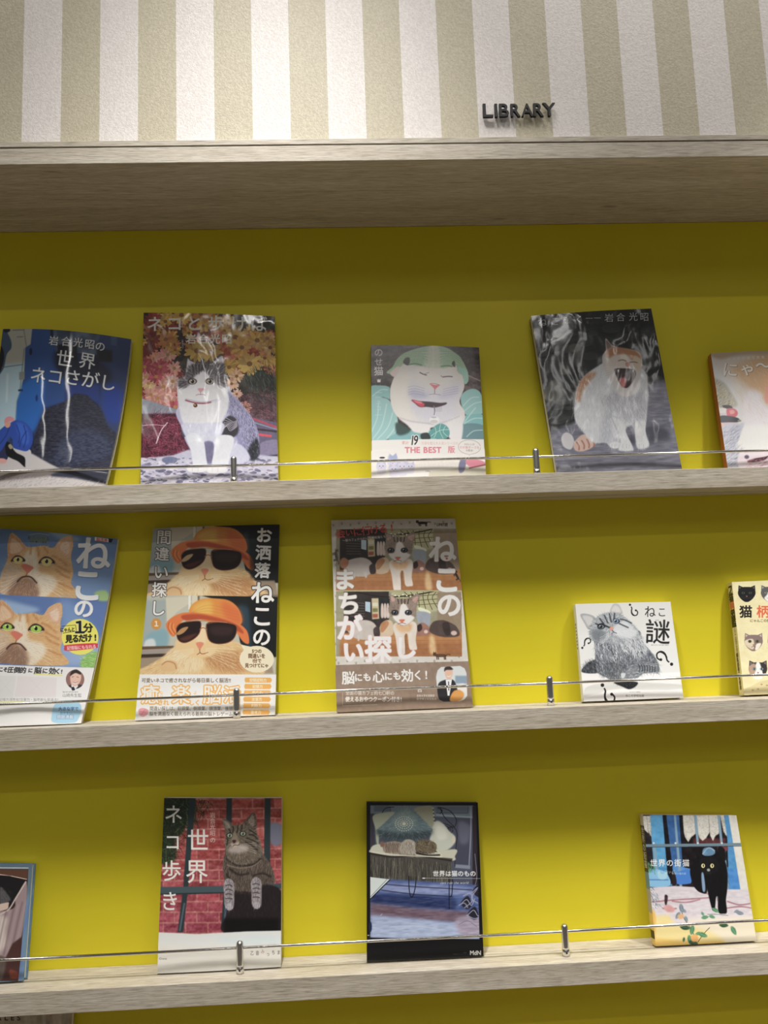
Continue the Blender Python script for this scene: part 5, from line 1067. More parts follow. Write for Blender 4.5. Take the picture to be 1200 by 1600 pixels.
def art_chart(p):
    p.R(-300, 0, 2500, 1800, (232, 214, 156)); p.N(0.03, 90, 60, tint=(1, .95, .7)); p.N(0.015, 12)
    def face(x, y, s_, a, b, eye=(200, 206, 190), split=0, pat=0):
        g = lambda pts: [(x+q*s_, y+w*s_) for q, w in pts]
        for sg in (-1, 1): p.Q(g([(sg*92, -92), (sg*96, -30), (sg*40, -68)]), a, f=3); p.Q(g([(sg*86, -80), (sg*86, -38), (sg*56, -62)]), tuple(min(255, c+60) for c in a), f=3)
        p.P(g([(-90, -40), (-50, -68), (0, -72), (50, -68), (90, -40), (98, 10), (70, 62), (30, 96), (0, 104), (-30, 96), (-70, 62), (-98, 10)]), a, f=3)
        if pat == 1: p.P(g([(0, -30), (30, 20), (60, 60), (20, 100), (-20, 100), (-60, 60), (-30, 20)]), b, f=8)
        if pat == 2: p.P(g([(-92, -10), (-20, -30), (4, 0), (0, 80), (-50, 70), (-90, 30)]), b, f=8); p.P(g([(30, 30), (80, 20), (60, 70), (20, 95)]), tuple(min(255, c+40) for c in b), f=8)
        if pat == 3: p.P(g([(-20, -60), (20, -60), (50, 90), (-50, 90)]), (236, 232, 226), f=6); p.P(g([(-95, -30), (-40, -60), (-20, 0), (-50, 60), (-90, 40)]), b, f=8)
        for sg in (-1, 1): p.E(x+sg*40*s_, y-2*s_, 19*s_, 15*s_, (20, 20, 20), f=1); p.E(x+sg*40*s_, y-2*s_, 16*s_, 13*s_, eye, f=1); p.E(x+sg*40*s_, y-2*s_, 7*s_, 11*s_, (16, 16, 16))
        p.P(g([(-10, 32), (10, 32), (0, 46)]), (150, 100, 96)); p.L(g([(-22, 62), (0, 50), (22, 62)]), 4*s_, (60, 50, 50))
        for sg in (-1, 1):
            for k in range(3): p.L(g([(sg*30, 46+k*8), (sg*110, 40+k*18)]), 1.5, (120, 116, 110), a=.6)
    face(412, 272, 1.0, (26, 26, 28), (26, 26, 28), (96, 100, 96)); face(670, 272, 1.0, (90, 88, 88), (236, 234, 230), pat=1); face(930, 272, 1.0, (196, 140, 80), (236, 226, 206), pat=1)
    face(490, 830, 1.05, (128, 110, 104), (210, 190, 160), (120, 120, 90), pat=2); face(745, 830, 1.0, (190, 150, 120), (236, 226, 210), pat=1)
    face(540, 1140, 1.05, (56, 52, 54), (170, 140, 120), (150, 190, 200), pat=3); face(800, 1140, 1.0, (130, 124, 118), (60, 56, 54), pat=1)
    p.T('猫', 402, 488, 150, (28, 26, 26), b=3.5); p.T('柄', 596, 488, 150, (214, 92, 50), b=3.5); p.T('図', 790, 488, 150, (28, 26, 26), b=3.5); p.T('鑑', 980, 488, 150, (28, 26, 26), b=3.5)
    p.T('にゃんこの模様と性格', 468, 592, 38, (90, 80, 60), b=1)
    p.P([(380, 1420), (480, 1320), (620, 1266), (900, 1240), (1500, 1300), (1500, 1420)], (206, 190, 138), f=5)
    for x, y in ((540, 1360), (580, 1310), (640, 1320), (480, 1372), (700, 1350)): p.E(x, y, 12, 8, (150, 134, 90), f=3)
    S0, S1 = p.sx0, p.sx1; cx = (S0+S1)/2
    p.c[:, S0:S1] = (0.86, 0.79, 0.57)
    # lettering on the spine is drawn in canvas space
    iv, ks, ox, oy, k = p.inv, p.ks, p.ox, p.oy, p.k
    p.inv = lambda q: q; p.ks = 1; p.ox = p.oy = 0; p.k = 1
    w = (S1-S0)
    for ch, y, c in (('フ', .05, 0), ('猫', .125, 0), ('柄', .20, 1), ('図', .275, 0), ('鑑', .35, 0)): p.T(ch, cx, p.H*(y+.01), w*.95, (214, 92, 50) if c else (26, 24, 24), b=1.6, sx=1.0)
    for i, ch in enumerate('にゃんこの模様と性格の話'): p.T(ch, cx+w*.1, p.H*(.42+i*.02), w*.34, (120, 108, 76), b=.3)
    for i, ch in enumerate('編集部著二見書房'): p.T(ch, cx, p.H*(.65+i*.04), w*.44, (30, 28, 24), b=.6)
    p.inv, p.ks, p.ox, p.oy, p.k = iv, ks, ox, oy, k
def art_basket(p):
    p.R(-1500, 0, 700, 1600, (104, 132, 158)); p.R(-1500, 0, 700, 500, (92, 112, 128), f=90)
    p.Q([(330, 560), (420, 560), (250, 1000), (260, 1200), (240, 1460), (200, 1460), (240, 1000)], (96, 124, 168), f=12)
    m = [(-1500, 196), (322, 206), (305, 500), (250, 1000), (232, 1230), (205, 1475), (-1500, 1475)]
    cl = p.M(m, 0)
    p.Q(m, (50, 34, 30)); p.Q([(-1500, 196), (322, 206), (312, 320), (0, 280), (-1500, 290)], (92, 62, 46), f=4, clip=cl)
    p.L([(-400, 300), (0, 270), (140, 290), (305, 325)], 9, (210, 186, 170), f=2, sm=0)
    p.P([(-800, 300), (0, 282), (150, 300), (290, 340), (290, 360), (180, 540), (80, 690), (-60, 720), (-800, 720)], (26, 24, 26), f=5, clip=cl)
    p.P([(0, 420), (60, 470), (120, 560), (60, 600), (0, 610)], (84, 82, 84), f=14, clip=cl); p.F([(-100, 400), (100, 440), (120, 580), (-100, 600)], 90, 40, 40, [(120, 116, 116), (50, 46, 46)], a=.6)
    p.P([(-200, 640), (0, 610), (90, 592), (96, 620), (60, 680), (-200, 720)], (196, 170, 156), f=6, clip=cl)
    p.P([(-900, 720), (60, 690), (180, 540), (295, 350), (300, 600), (240, 1000), (180, 1120), (60, 1230), (-900, 1230)], (146, 126, 128), f=6, clip=cl)
    p.L([(295, 350), (180, 540), (100, 670), (0, 730)], 16, (196, 178, 170), f=5)
    p.P([(-600, 760), (20, 740), (60, 900), (0, 1150), (-600, 1200)], (196, 182, 172), f=40, clip=cl)
    for k in range(7): p.L([(300-k*46, 560+k*26), (230-k*40, 860), (160-k*40, 1190)], 12, (104, 82, 88) if k % 2 else (170, 150, 150), f=10, a=.7, clip=cl)
    p.Q([(250, 980), (232, 1230), (205, 1475), (-600, 1475), (-600, 1240), (60, 1220), (140, 1060)], (74, 46, 42), f=14, clip=cl); p.P([(-100, 1230), (60, 1220), (20, 1460), (-100, 1460)], (92, 80, 74), f=20, clip=cl)
    p.P([(110, 1350), (200, 1380), (205, 1440), (120, 1440)], (120, 60, 44), f=12, clip=cl); p.L([(-800, 188), (322, 192)], 9, (214, 224, 230), sm=0)
def art_brick(p):
    p.R(-50, 50, 1250, 1600, (176, 112, 106)); rg = np.random.RandomState(2)
    bh = 84; y = 60; r_ = 0
    while y < 1240:
        x = -140-(r_ % 2)*90
        while x < 1300:
            w = 180; a = y/1240; c = np.array((164, 76, 62))*(1-a)+np.array((146, 66, 84))*a; c = c*(0.85+0.3*rg.rand())
            yy = y-(x-600)*0.012; p.Q([(x+5, yy+6), (x+w-5, yy+4), (x+w-5, yy+bh-8), (x+5, yy+bh-6)], tuple(np.clip(c, 0, 255)), f=4)
            x += w
        y += bh; r_ += 1
    p.N(0.07, 70, 30); p.N(0.05, 16); p.P([(980, 360), (1080, 360), (1080, 520), (1000, 520)], (110, 112, 130), f=16)
    p.P([(120, 130), (370, 130), (370, 260), (300, 400), (230, 500), (230, 640), (110, 660)], (40, 48, 34), f=20)
    p.F([(120, 130), (500, 130), (480, 240), (330, 420), (220, 640), (110, 650)], 500, 60, 60, [(46, 66, 40), (30, 40, 28), (84, 108, 66), (24, 28, 22)], a=.8, w=2, sp=60)
    bar = (44, 58, 62)
    for q in ([(340, 140), (390, 140), (330, 880), (290, 1230), (245, 1230), (290, 880)], [(640, 140), (684, 140), (680, 400), (660, 1190), (595, 1190), (620, 860), (636, 400)], [(948, 140), (995, 140), (990, 700), (980, 1180), (930, 1180), (940, 700)]): p.Q(q, bar, f=3)
    p.Q([(-100, 876), (640, 860), (640, 918), (-100, 940)], (70, 86, 92), f=3); p.Q([(920, 850), (1300, 830), (1300, 870), (920, 895)], (62, 78, 84), f=3); p.L([(100, 930), (640, 914)], 8, (34, 42, 46), f=3, sm=0); p.L([(300, 1000), (262, 1220)], 14, (84, 100, 112), f=5, sm=0); p.L([(640, 930), (622, 1180)], 16, (78, 96, 116), f=5, sm=0)
    # tabby behind the bars
    low = [(640, 880), (900, 850), (1060, 880), (1085, 1000), (1080, 1230), (620, 1230), (640, 1080)]
    p.P(low, (38, 30, 32), f=8); p.F(low, 500, 40, 90, [(60, 48, 48), (26, 22, 24), (80, 66, 62)], a=.5)
    p.R(620, 1120, 1060, 1240, (16, 14, 16), f=20)
    body = [(620, 780), (610, 680), (640, 580), (700, 640), (860, 600), (930, 600), (1000, 700), (1030, 800), (1020, 840), (930, 850), (900, 900), (720, 900), (640, 860)]
    p.P(body, (92, 80, 72), f=6); p.F(body, 2000, 30, 95, [(50, 42, 38), (140, 126, 112), (110, 96, 84), (34, 30, 28)], a=.6)
    for q in ([(640, 640), (720, 690), (850, 690), (920, 640)], [(660, 720), (740, 770), (820, 760)], [(850, 780), (930, 760), (1000, 790)], [(640, 760), (660, 800), (700, 830)]): p.L(q, 15, (34, 28, 26), f=8, a=.75)
    p.L([(640, 690), (740, 716), (850, 700), (920, 650)], 8, (150, 134, 116), f=6, a=.7)
    head = [(612, 330), (650, 345), (690, 365), (790, 340), (850, 270), (870, 330), (880, 410), (915, 520), (930, 600), (860, 660), (760, 690), (690, 670), (640, 610), (625, 520), (632, 440)]
    p.P(head, (98, 88, 76), f=5)
    p.P([(608, 312), (650, 325), (700, 375), (660, 410), (632, 400)], (96, 88, 78), f=3); p.P([(620, 330), (655, 345), (670, 385), (640, 385)], (140, 130, 120), f=5)
    p.P([(780, 345), (820, 290), (858, 258), (878, 300), (878, 400), (830, 390)], (84, 74, 66), f=3); p.P([(815, 330), (850, 280), (865, 330), (850, 380)], (130, 116, 106), f=6)
    p.F(head, 1100, 24, ('r', 720, 470), [(50, 44, 38), (150, 138, 122), (120, 106, 92), (180, 168, 150)], a=.55)
    for q in ([(690, 375), (694, 400), (690, 430)], [(730, 365), (730, 395), (722, 430)], [(765, 360), (764, 390), (752, 415)], [(660, 395), (668, 415), (668, 435)], [(820, 440), (860, 450), (890, 480)], [(800, 470), (850, 490), (900, 520)], [(790, 500), (840, 530), (890, 570)], [(640, 470), (650, 490), (640, 530)], [(820, 400), (850, 420), (880, 440)]): p.L(q, 9, (36, 30, 28), f=3, a=.85)
    for cx, cy in ((665, 450), (772, 435)): p.E(cx, cy, 26, 22, (30, 26, 24), f=3); p.E(cx, cy, 20, 17, (136, 156, 132), f=2); p.E(cx, cy, 6, 13, (16, 16, 16), f=1); p.E(cx-5, cy-6, 4, 3, (240, 244, 240))
    p.P([(680, 470), (700, 420), (720, 440), (735, 500), (700, 520), (680, 500)], (140, 124, 104), f=10, a=.8); p.P([(685, 490), (715, 488), (712, 505), (698, 514)], (56, 40, 40), f=3)
    p.P([(650, 560), (690, 540), (760, 530), (810, 540), (800, 580), (720, 595), (660, 585)], (186, 174, 168), f=20, a=.7); p.P([(676, 510), (700, 520), (740, 500), (730, 540), (690, 548)], (176, 160, 146), f=8); p.L([(690, 540), (704, 528), (730, 530), (750, 520)], 4, (44, 34, 34), f=1)
    for k in range(5): p.L([(740, 520+k*7), (800, 520+k*12), (880, 510+k*22)], 1.8, (226, 220, 210), a=.75)
    for x, y0 in ((660, 830), (880, 820)):
        lg = [(x-42, y0+10), (x-10, y0-30), (x+36, y0), (x+42, y0+110), (x+36, y0+200), (x, y0+226), (x-34, y0+190), (x-40, y0+100)]
        p.P(lg, (150, 142, 146), f=5); p.F(lg, 300, 22, 90, [(90, 82, 84), (206, 200, 206), (60, 54, 56)], a=.55)
        for k in range(4): p.L([(x-30, y0+30+k*34), (x, y0+22+k*36), (x+26, y0+34+k*34)], 8, (52, 46, 48), f=3, a=.8)
        for k in (-16, 0, 16): p.L([(x+k, y0+186), (x+k, y0+216)], 3, (50, 44, 46))
        p.E(x, y0+196, 30, 26, (196, 190, 200), f=8, a=.5)
    # white sill
    p.Q([(-200, 1222), (400, 1244), (800, 1222), (1400, 1212), (1400, 1900), (-200, 1900)], (222, 226, 222), f=3); p.P([(560, 1280), (900, 1250), (1100, 1270), (1100, 1330), (700, 1330)], (206, 224, 228), f=40); p.Q([(-200, 1340), (1400, 1330), (1400, 1900), (-200, 1900)], (226, 222, 208), f=40)
    W_ = (236, 232, 222)
    for ch, x, y, z in (('ネ', 212, 275, 168), ('コ', 204, 505, 150), ('歩', 196, 740, 178), ('き', 182, 985, 168), ('世', 410, 490, 196), ('界', 400, 745, 204)): p.T(ch, x, y, z, W_, b=1.4, sx=.92)
    for ch, y in (('岩', 282), ('合', 330), ('光', 378), ('昭', 430), ('の', 488)): p.T(ch, 528, y, 48, (220, 212, 202), b=.6)
    p.T('ねことあるくせかい', 322, 230, 18, (120, 130, 100), vert=1)
    p.T('Crevis', 104, 1438, 22, (70, 70, 66), ital=.2, b=.5)
    for i, (ch, y) in enumerate((('乙', 1392), ('音', 1392), ('み', 1380), ('っ', 1400), ('ち', 1388), ('ま', 1388))): p.T(ch, 845+i*43, y, 38, (84, 80, 78) if i != 2 else (150, 120, 116), b=.4, sx=.75)
def art_bench(p):
    p.R(-50, 0, 1300, 1700, (12, 12, 15))
    fr = [(128, 156), (1000, 156), (1028, 160), (1060, 1300), (128, 1288)]; cl = p.M(fr, 0)
    p.Q(fr, (72, 78, 94)); p.Q([(128, 156), (1010, 156), (1012, 270), (128, 230)], (104, 116, 128), f=6, clip=cl)
    p.Q([(160, 170), (300, 170), (300, 210), (160, 210)], (84, 96, 108), f=2); p.L([(160, 165), (300, 168), (300, 208)], 4, (52, 60, 70), sm=0); p.Q([(680, 168), (960, 168), (960, 225), (690, 225)], (92, 104, 118), f=2); p.L([(690, 222), (960, 226), (962, 168)], 4, (56, 62, 74), sm=0); p.L([(690, 240), (1000, 262)], 10, (140, 152, 160), f=4, sm=0)
    p.Q([(860, 270), (985, 270), (975, 690), (850, 690)], (66, 68, 86), f=6, clip=cl); p.P([(880, 300), (980, 340), (960, 480), (890, 480)], (92, 94, 112), f=30, clip=cl); p.L([(985, 165), (985, 400), (970, 680)], 8, (140, 146, 160), f=3); p.Q([(1000, 160), (1030, 160), (1060, 900), (1000, 900)], (44, 36, 44), f=5, clip=cl); p.Q([(850, 670), (980, 680), (980, 712), (850, 700)], (120, 126, 142), f=4); p.Q([(128, 230), (160, 230), (170, 520), (128, 520)], (58, 56, 68), f=5)
    p.L([(1020, 580), (1036, 780), (1010, 880)], 4, (140, 140, 160))
    # scrolled iron back
    for q in ([(230, 220), (260, 180), (330, 170)], [(700, 170), (800, 200), (860, 280), (850, 340)], [(690, 300), (770, 320), (850, 360), (870, 420)], [(760, 330), (800, 350), (840, 340)], [(720, 170), (760, 260), (850, 350)], [(870, 420), (850, 600), (850, 690)], [(820, 400), (800, 380), (790, 350)], [(700, 180), (740, 200), (720, 230)]): p.L(q, 6, (34, 30, 34), f=2)
    p.L(p.ep(808, 372, 24, 26, 0, 20), 6, (30, 26, 30), sm=0, f=1); p.L(p.ep(806, 370, 9, 10, 0, 14), 5, (30, 26, 30), sm=0)
    # cushions
    p.P([(150, 250), (250, 220), (340, 220), (300, 300), (210, 400), (200, 500), (180, 480), (170, 360)], (150, 156, 136), f=6); p.P([(500, 190), (560, 165), (655, 165), (670, 260), (680, 370), (600, 340), (530, 260)], (138, 138, 118), f=5)
    for k in range(12): p.E(662+k*1.5, 180+k*16, 6, 5, (70, 62, 50) if k % 2 else (180, 176, 160)); 
    p.P([(680, 300), (740, 310), (800, 380), (850, 430), (845, 490), (780, 550), (700, 560), (640, 480), (640, 420)], (176, 180, 166), f=8); p.P([(690, 330), (760, 360), (780, 440), (700, 450)], (204, 206, 190), f=24, a=.7); p.E(838, 455, 14, 32, (190, 184, 160), f=4)
    bl = [(430, 160), (480, 180), (560, 260), (660, 370), (650, 385), (560, 460), (500, 470), (300, 460), (230, 440), (180, 375), (250, 310), (360, 200)]
    p.P(bl, (92, 112, 118), f=5, sm=0); p.P([(180, 375), (400, 400), (655, 375), (560, 465), (300, 465), (220, 440)], (48, 58, 64), f=26, a=.9); p.P([(300, 290), (420, 180), (520, 260), (480, 330), (380, 340)], (128, 146, 146), f=40, a=.7)
    p.F(bl, 500, 34, ('r', 415, 315), [(130, 148, 150), (60, 74, 80), (160, 172, 168)], a=.4, sm=0)
    for r_ in (30, 52, 74):
        for k in range(r_//3): t = 2*math.pi*k/(r_//3); p.E(415+r_*math.cos(t), 318+r_*.85*math.sin(t), 5, 5, (178, 180, 158), f=1)
    p.E(415, 318, 16, 15, (190, 186, 160), f=3)
    # two sleeping cats and the seat
    p.P([(130, 540), (160, 505), (240, 500), (400, 560), (600, 575), (850, 540), (850, 600), (820, 640), (480, 610), (300, 600), (130, 570)], (178, 178, 160), f=5)
    c1 = [(240, 490), (330, 470), (400, 480), (440, 455), (500, 470), (520, 530), (505, 590), (470, 600), (380, 585), (260, 570), (235, 530)]
    p.P(c1, (136, 122, 108), f=5); p.P([(400, 480), (450, 455), (505, 480), (520, 540), (490, 590), (400, 580), (375, 560)], (156, 150, 138), f=10); p.F(c1, 400, 26, 80, [(90, 76, 66), (176, 168, 152), (70, 58, 52)], a=.5)
    for k in range(7): p.L([(265+k*17, 490), (262+k*16, 525), (270+k*15, 565)], 6, (74, 60, 52), f=3, a=.7)
    p.P([(210, 480), (245, 478), (250, 510), (220, 520)], (120, 90, 80), f=4)
    c2 = [(520, 480), (570, 455), (640, 465), (690, 500), (680, 560), (600, 580), (520, 560)]
    p.P(c2, (104, 92, 72), f=5); p.F(c2, 450, 22, 70, [(60, 52, 42), (150, 138, 110), (40, 34, 30)], a=.6, sp=50); p.L([(690, 545), (720, 575), (740, 592)], 8, (196, 190, 160), f=3); p.L([(520, 575), (620, 592), (720, 590)], 12, (28, 26, 28), f=5)
    p.L([(505, 590), (500, 650), (440, 700), (400, 690)], 14, (90, 76, 68), f=3); p.L([(470, 680), (420, 708), (392, 690)], 12, (36, 30, 30), f=3)
    p.Q([(128, 570), (300, 602), (500, 610), (740, 612), (830, 620), (820, 660), (820, 820), (560, 810), (300, 795), (128, 780)], (72, 70, 64), f=5, clip=cl); p.F([(128, 590), (500, 620), (820, 660), (820, 820), (128, 780)], 330, 110, 90, [(104, 100, 88), (46, 44, 42), (120, 116, 100), (36, 34, 34)], a=.6, w=2, sp=3, sm=0); p.L([(128, 578), (300, 605), (480, 600), (640, 612), (820, 640)], 12, (40, 34, 32), f=5); p.L([(140, 562), (300, 585), (480, 598), (740, 605)], 9, (200, 196, 176), f=4)
    # floor
    p.Q([(128, 800), (300, 800), (820, 830), (1060, 850), (1060, 1300), (128, 1290)], (74, 92, 140), f=8, clip=cl); p.Q([(240, 830), (800, 850), (1050, 880), (1050, 930), (500, 930), (200, 900)], (122, 134, 176), f=20, clip=cl); p.Q([(128, 930), (500, 930), (860, 970), (860, 1060), (128, 1000)], (40, 54, 96), f=30, clip=cl)
    p.Q([(128, 1000), (500, 1040), (1060, 1080), (1060, 1180), (128, 1110)], (108, 88, 102), f=30, clip=cl); p.Q([(128, 1100), (500, 1130), (1060, 1180), (1060, 1310), (128, 1300)], (150, 164, 196), f=24, clip=cl); p.P([(860, 1130), (1060, 1120), (1060, 1260), (900, 1260)], (150, 140, 160), f=26, clip=cl)
    p.N(0.05, 60, 12, [(128, 800), (1060, 850), (1060, 1300), (128, 1290)], 0)
    for q in ([(240, 840), (500, 860), (1000, 890)], [(220, 890), (500, 925), (830, 945)]): p.L(q, 6, (26, 30, 50), f=3)
    for q in ([(455, 770), (458, 870), (470, 940), (490, 940), (510, 870), (518, 780)], [(800, 800), (800, 1050)], [(830, 800), (822, 930), (800, 945)]): p.L(q, 7, (20, 20, 28), f=2)
    p.Q([(128, 780), (300, 800), (128, 965)], (196, 208, 206), f=2); p.L([(128, 968), (296, 802)], 8, (26, 28, 34), f=2, sm=0); p.L([(128, 950), (270, 800)], 4, (90, 100, 100), f=1, sm=0)
    for x0, y0 in ((900, 1000), (960, 1090), (1000, 900)): p.P([(x0, y0), (x0+60, y0-60), (x0+90, y0+20), (x0+50, y0+50)], (34, 32, 46), f=5, clip=cl); p.L([(x0, y0+10), (x0+50, y0-30), (x0+90, y0+20), (x0+120, y0-40)], 7, (140, 144, 170), f=2, clip=cl)
    for q in ([(1040, 880), (990, 960), (1045, 1000)], [(920, 940), (980, 920), (1000, 980), (930, 1040)], [(950, 1100), (1010, 1130), (1056, 1120)], [(880, 1020), (930, 1000), (960, 1040)]): p.L(q, 8, (150, 152, 176), f=3, clip=cl)
    p.L([(230, 1090), (215, 1106)], 3, (220, 210, 210)); p.E(128, 1200, 14, 44, (30, 40, 70), f=4); p.L([(880, 1180), (960, 1150), (1040, 1200)], 4, (110, 100, 120), f=2); p.L([(300, 1200), (500, 1190), (700, 1215)], 6, (176, 188, 214), f=5)
    for i, ch in enumerate('世界は猫のもの'): p.T(ch, 686+i*53, 750, 52, (232, 234, 236), b=1.2)
    p.L([(572, 788), (1080, 793)], 2.5, (206, 208, 212), sm=0); p.E(583, 789, 14, 5, (220, 222, 224), f=1)
    p.T('cats rule the world', 845, 828, 29, (206, 208, 212), ital=.2, center=1)
    p.T('MdN', 1023, 1412, 50, (236, 236, 236), b=2, center=1, sx=.95); p.T('株式会社エムディエヌコーポレーション', 905, 1424, 8, (150, 150, 150), center=1); p.T('発行所', 935, 1412, 9, (140, 140, 140), center=1)
def art_blackcat(p):
    p.R(-50, 50, 1300, 1400, (60, 90, 140))
    p.Q([(60, 120), (980, 120), (980, 770), (60, 770)], (34, 28, 32))
    BL = (70, 138, 190)
    for q, c in (([(190, 128), (300, 128), (360, 740), (240, 750)], (76, 148, 196)), ([(320, 128), (440, 128), (500, 720), (400, 720)], (50, 96, 150)), ([(820, 128), (870, 128), (970, 780), (860, 780)], BL), ([(160, 600), (400, 580), (420, 740), (170, 750)], (66, 132, 184)), ([(390, 560), (560, 600), (540, 720), (400, 720)], (84, 140, 206)), ([(700, 600), (950, 590), (970, 770), (700, 770)], (64, 130, 196))): p.Q(q, c, f=5)
    for q in ([(300, 128), (330, 128), (400, 720), (350, 730)], [(440, 128), (470, 128), (520, 560), (470, 560)]): p.Q(q, (22, 20, 26), f=4)
    p.Q([(470, 300), (850, 300), (860, 580), (560, 590), (480, 540)], (26, 20, 24), f=5); p.Q([(560, 330), (840, 330), (840, 400), (560, 400)], (86, 44, 48), f=14)
    p.P([(640, 470), (650, 420), (710, 410), (745, 440), (740, 480), (680, 490)], (92, 130, 160), f=5); p.L([(640, 470), (690, 415), (745, 440)], 7, (150, 176, 196), f=3); p.P([(770, 400), (850, 400), (850, 440), (790, 460)], (120, 60, 66), f=8)
    # lace curtains
    for q in ([(85, 135), (165, 135), (180, 290), (150, 260), (110, 230)], [(165, 135), (195, 135), (206, 320), (180, 270)], [(470, 130), (570, 130), (582, 290), (545, 320), (518, 365), (490, 320), (480, 280)], [(580, 130), (690, 130), (700, 280), (670, 330), (640, 355), (608, 320), (600, 280)], [(690, 130), (790, 130), (780, 290), (750, 310), (730, 355), (705, 310)], [(790, 130), (822, 130), (850, 320), (820, 270)]):
        p.Q(q, (200, 196, 186), f=3); p.F(q, 200, 14, 90, [(150, 146, 138), (226, 222, 212), (120, 116, 110)], a=.6, sp=80, sm=0)
    p.Q([(862, 125), (930, 130), (1050, 820), (970, 800)], (212, 208, 196), f=3); p.N(0.03, 30)
    # grille
    GR_ = (120, 150, 170)
    for q in ([(215, 380), (240, 380), (285, 780), (262, 780)], [(395, 130), (412, 130), (470, 770), (445, 770)], [(565, 130), (590, 130), (610, 390), (590, 390)], [(765, 130), (790, 130), (815, 390), (795, 390)], [(590, 520), (612, 520), (665, 780), (640, 780)], [(815, 440), (835, 440), (870, 770), (850, 770)]): p.Q(q, GR_, f=3)
    p.Q([(140, 384), (975, 372), (978, 396), (145, 408)], (104, 128, 140), f=2); p.L([(140, 410), (978, 400)], 5, (50, 66, 80), f=2, sm=0)
    for x in (225, 410, 600, 805): p.E(x, 374, 9, 9, (196, 200, 200), f=2)
    # flower pots behind the grille
    p.P([(170, 650), (250, 600), (340, 640), (360, 740), (180, 745)], (120, 176, 220), f=6); p.L([(180, 690), (350, 690)], 8, (60, 110, 170), f=4); p.F([(150, 560), (230, 580), (240, 640), (170, 640)], 60, 40, 250, [(60, 120, 80), (120, 170, 110)], w=2, a=.8)
    p.P([(400, 640), (520, 600), (550, 660), (530, 720), (410, 720)], (60, 120, 200), f=6); p.P([(260, 620), (300, 640), (340, 620), (330, 680), (270, 680)], (150, 196, 226), f=5); p.P([(380, 640), (400, 620), (420, 720), (385, 740)], (40, 30, 34), f=6)
    # pale cracked sill
    p.P([(160, 760), (400, 742), (560, 750), (760, 770), (1000, 770), (1400, 800), (1400, 1150), (-100, 1150), (-100, 770)], (206, 196, 204), f=5, sm=0)
    for q in ([(200, 880), (400, 860), (560, 850), (700, 840)], [(840, 930), (960, 915), (1070, 930)], [(300, 930), (360, 940), (420, 930)], [(380, 870), (500, 880), (620, 855)], [(850, 870), (950, 900), (1050, 890)], [(600, 780), (700, 810), (760, 800)]): p.L(q, 11, (150, 92, 100), f=6, a=.8)
    p.P([(310, 920), (350, 900), (400, 930), (390, 960), (340, 960)], (206, 150, 150), f=8); p.P([(320, 820), (345, 830), (335, 900), (320, 890)], (60, 40, 50), f=4); p.N(0.04, 40, 14, [(160, 760), (1060, 780), (1100, 1000), (180, 1000)], 0)
    p.F([(170, 760), (240, 780), (270, 900), (190, 930)], 90, 34, 60, [(60, 70, 90), (220, 224, 230), (110, 130, 140)], w=2, a=.7)
    # black cat
    p.P([(535, 640), (545, 560), (600, 500), (640, 560), (680, 780), (630, 800), (570, 750)], (18, 16, 20), f=5)
    p.P([(600, 560), (590, 490), (598, 440), (640, 480), (720, 480), (790, 440), (830, 520), (855, 640), (850, 780), (840, 860), (848, 960), (820, 975), (775, 960), (770, 840), (755, 840), (745, 930), (725, 945), (700, 860), (670, 740), (620, 640)], (16, 14, 18), f=4)
    p.P([(770, 430), (790, 400), (830, 430), (840, 520), (800, 500)], (22, 18, 22), f=4); p.P([(600, 480), (580, 430), (640, 490)], (20, 18, 22), f=3); p.P([(610, 560), (640, 630), (700, 650), (760, 620), (780, 560), (740, 500), (640, 500)], (24, 22, 24), f=10)
    p.F([(600, 500), (840, 500), (850, 780), (700, 780)], 300, 34, 85, [(44, 40, 46), (10, 8, 12)], a=.4); p.P([(630, 640), (650, 640), (664, 775), (640, 778)], (120, 150, 180), f=3)
    for cx in (645, 722): p.E(cx, 569, 16, 19, (222, 208, 140), f=2); p.E(cx+2, 568, 5, 13, (40, 40, 30), f=1)
    p.P([(680, 596), (700, 594), (704, 612), (690, 618), (678, 610)], (150, 160, 150), f=3); p.L([(670, 634), (690, 626), (710, 634)], 3, (60, 56, 60)); p.L([(765, 830), (768, 870)], 6, (90, 86, 90), f=3)
    # yellow wash and the climbing plant
    p.P([(180, 1000), (350, 985), (420, 1080), (500, 1060), (900, 1030), (1400, 1000), (1400, 1700), (-100, 1700), (-100, 1000)], (232, 202, 130), f=26, sm=0); p.P([(500, 1030), (1110, 1010), (1130, 1180), (1100, 1500), (800, 1180), (560, 1080)], (232, 216, 190), f=40, a=.9); p.P([(200, 1180), (560, 1210), (800, 1200), (800, 1260), (200, 1260)], (228, 180, 84), f=20)
    p.P([(180, 960), (240, 980), (230, 1240), (180, 1240)], (226, 170, 70), f=16)
    p.L([(700, 1090), (660, 1130), (620, 1180), (600, 1210)], 5, (70, 60, 40)); p.L([(460, 930), (480, 1010), (540, 1100), (590, 1200)], 5, (60, 70, 60)); p.L([(680, 980), (760, 980), (860, 990)], 4, (80, 110, 90))
    for x, y, r, ro, c in ((750, 945, 34, 30, 0), (660, 1005, 32, -10, 0), (720, 1000, 28, 20, 0), (460, 930, 40, 80, 1), (430, 990, 34, 120, 1), (480, 950, 26, 30, 1), (550, 1110, 42, 100, 0), (490, 1090, 44, 10, 2), (640, 1150, 42, 20, 0), (600, 1140, 26, 160, 0), (820, 1070, 40, 5, 2), (905, 1115, 42, 60, 0), (530, 1190, 40, 80, 0), (560, 1215, 40, 10, 2), (480, 1190, 20, 100, 2), (960, 970, 34, 10, 1), (930, 955, 24, 160, 1), (500, 1020, 28, 70, 1), (640, 975, 20, 60, 0)):
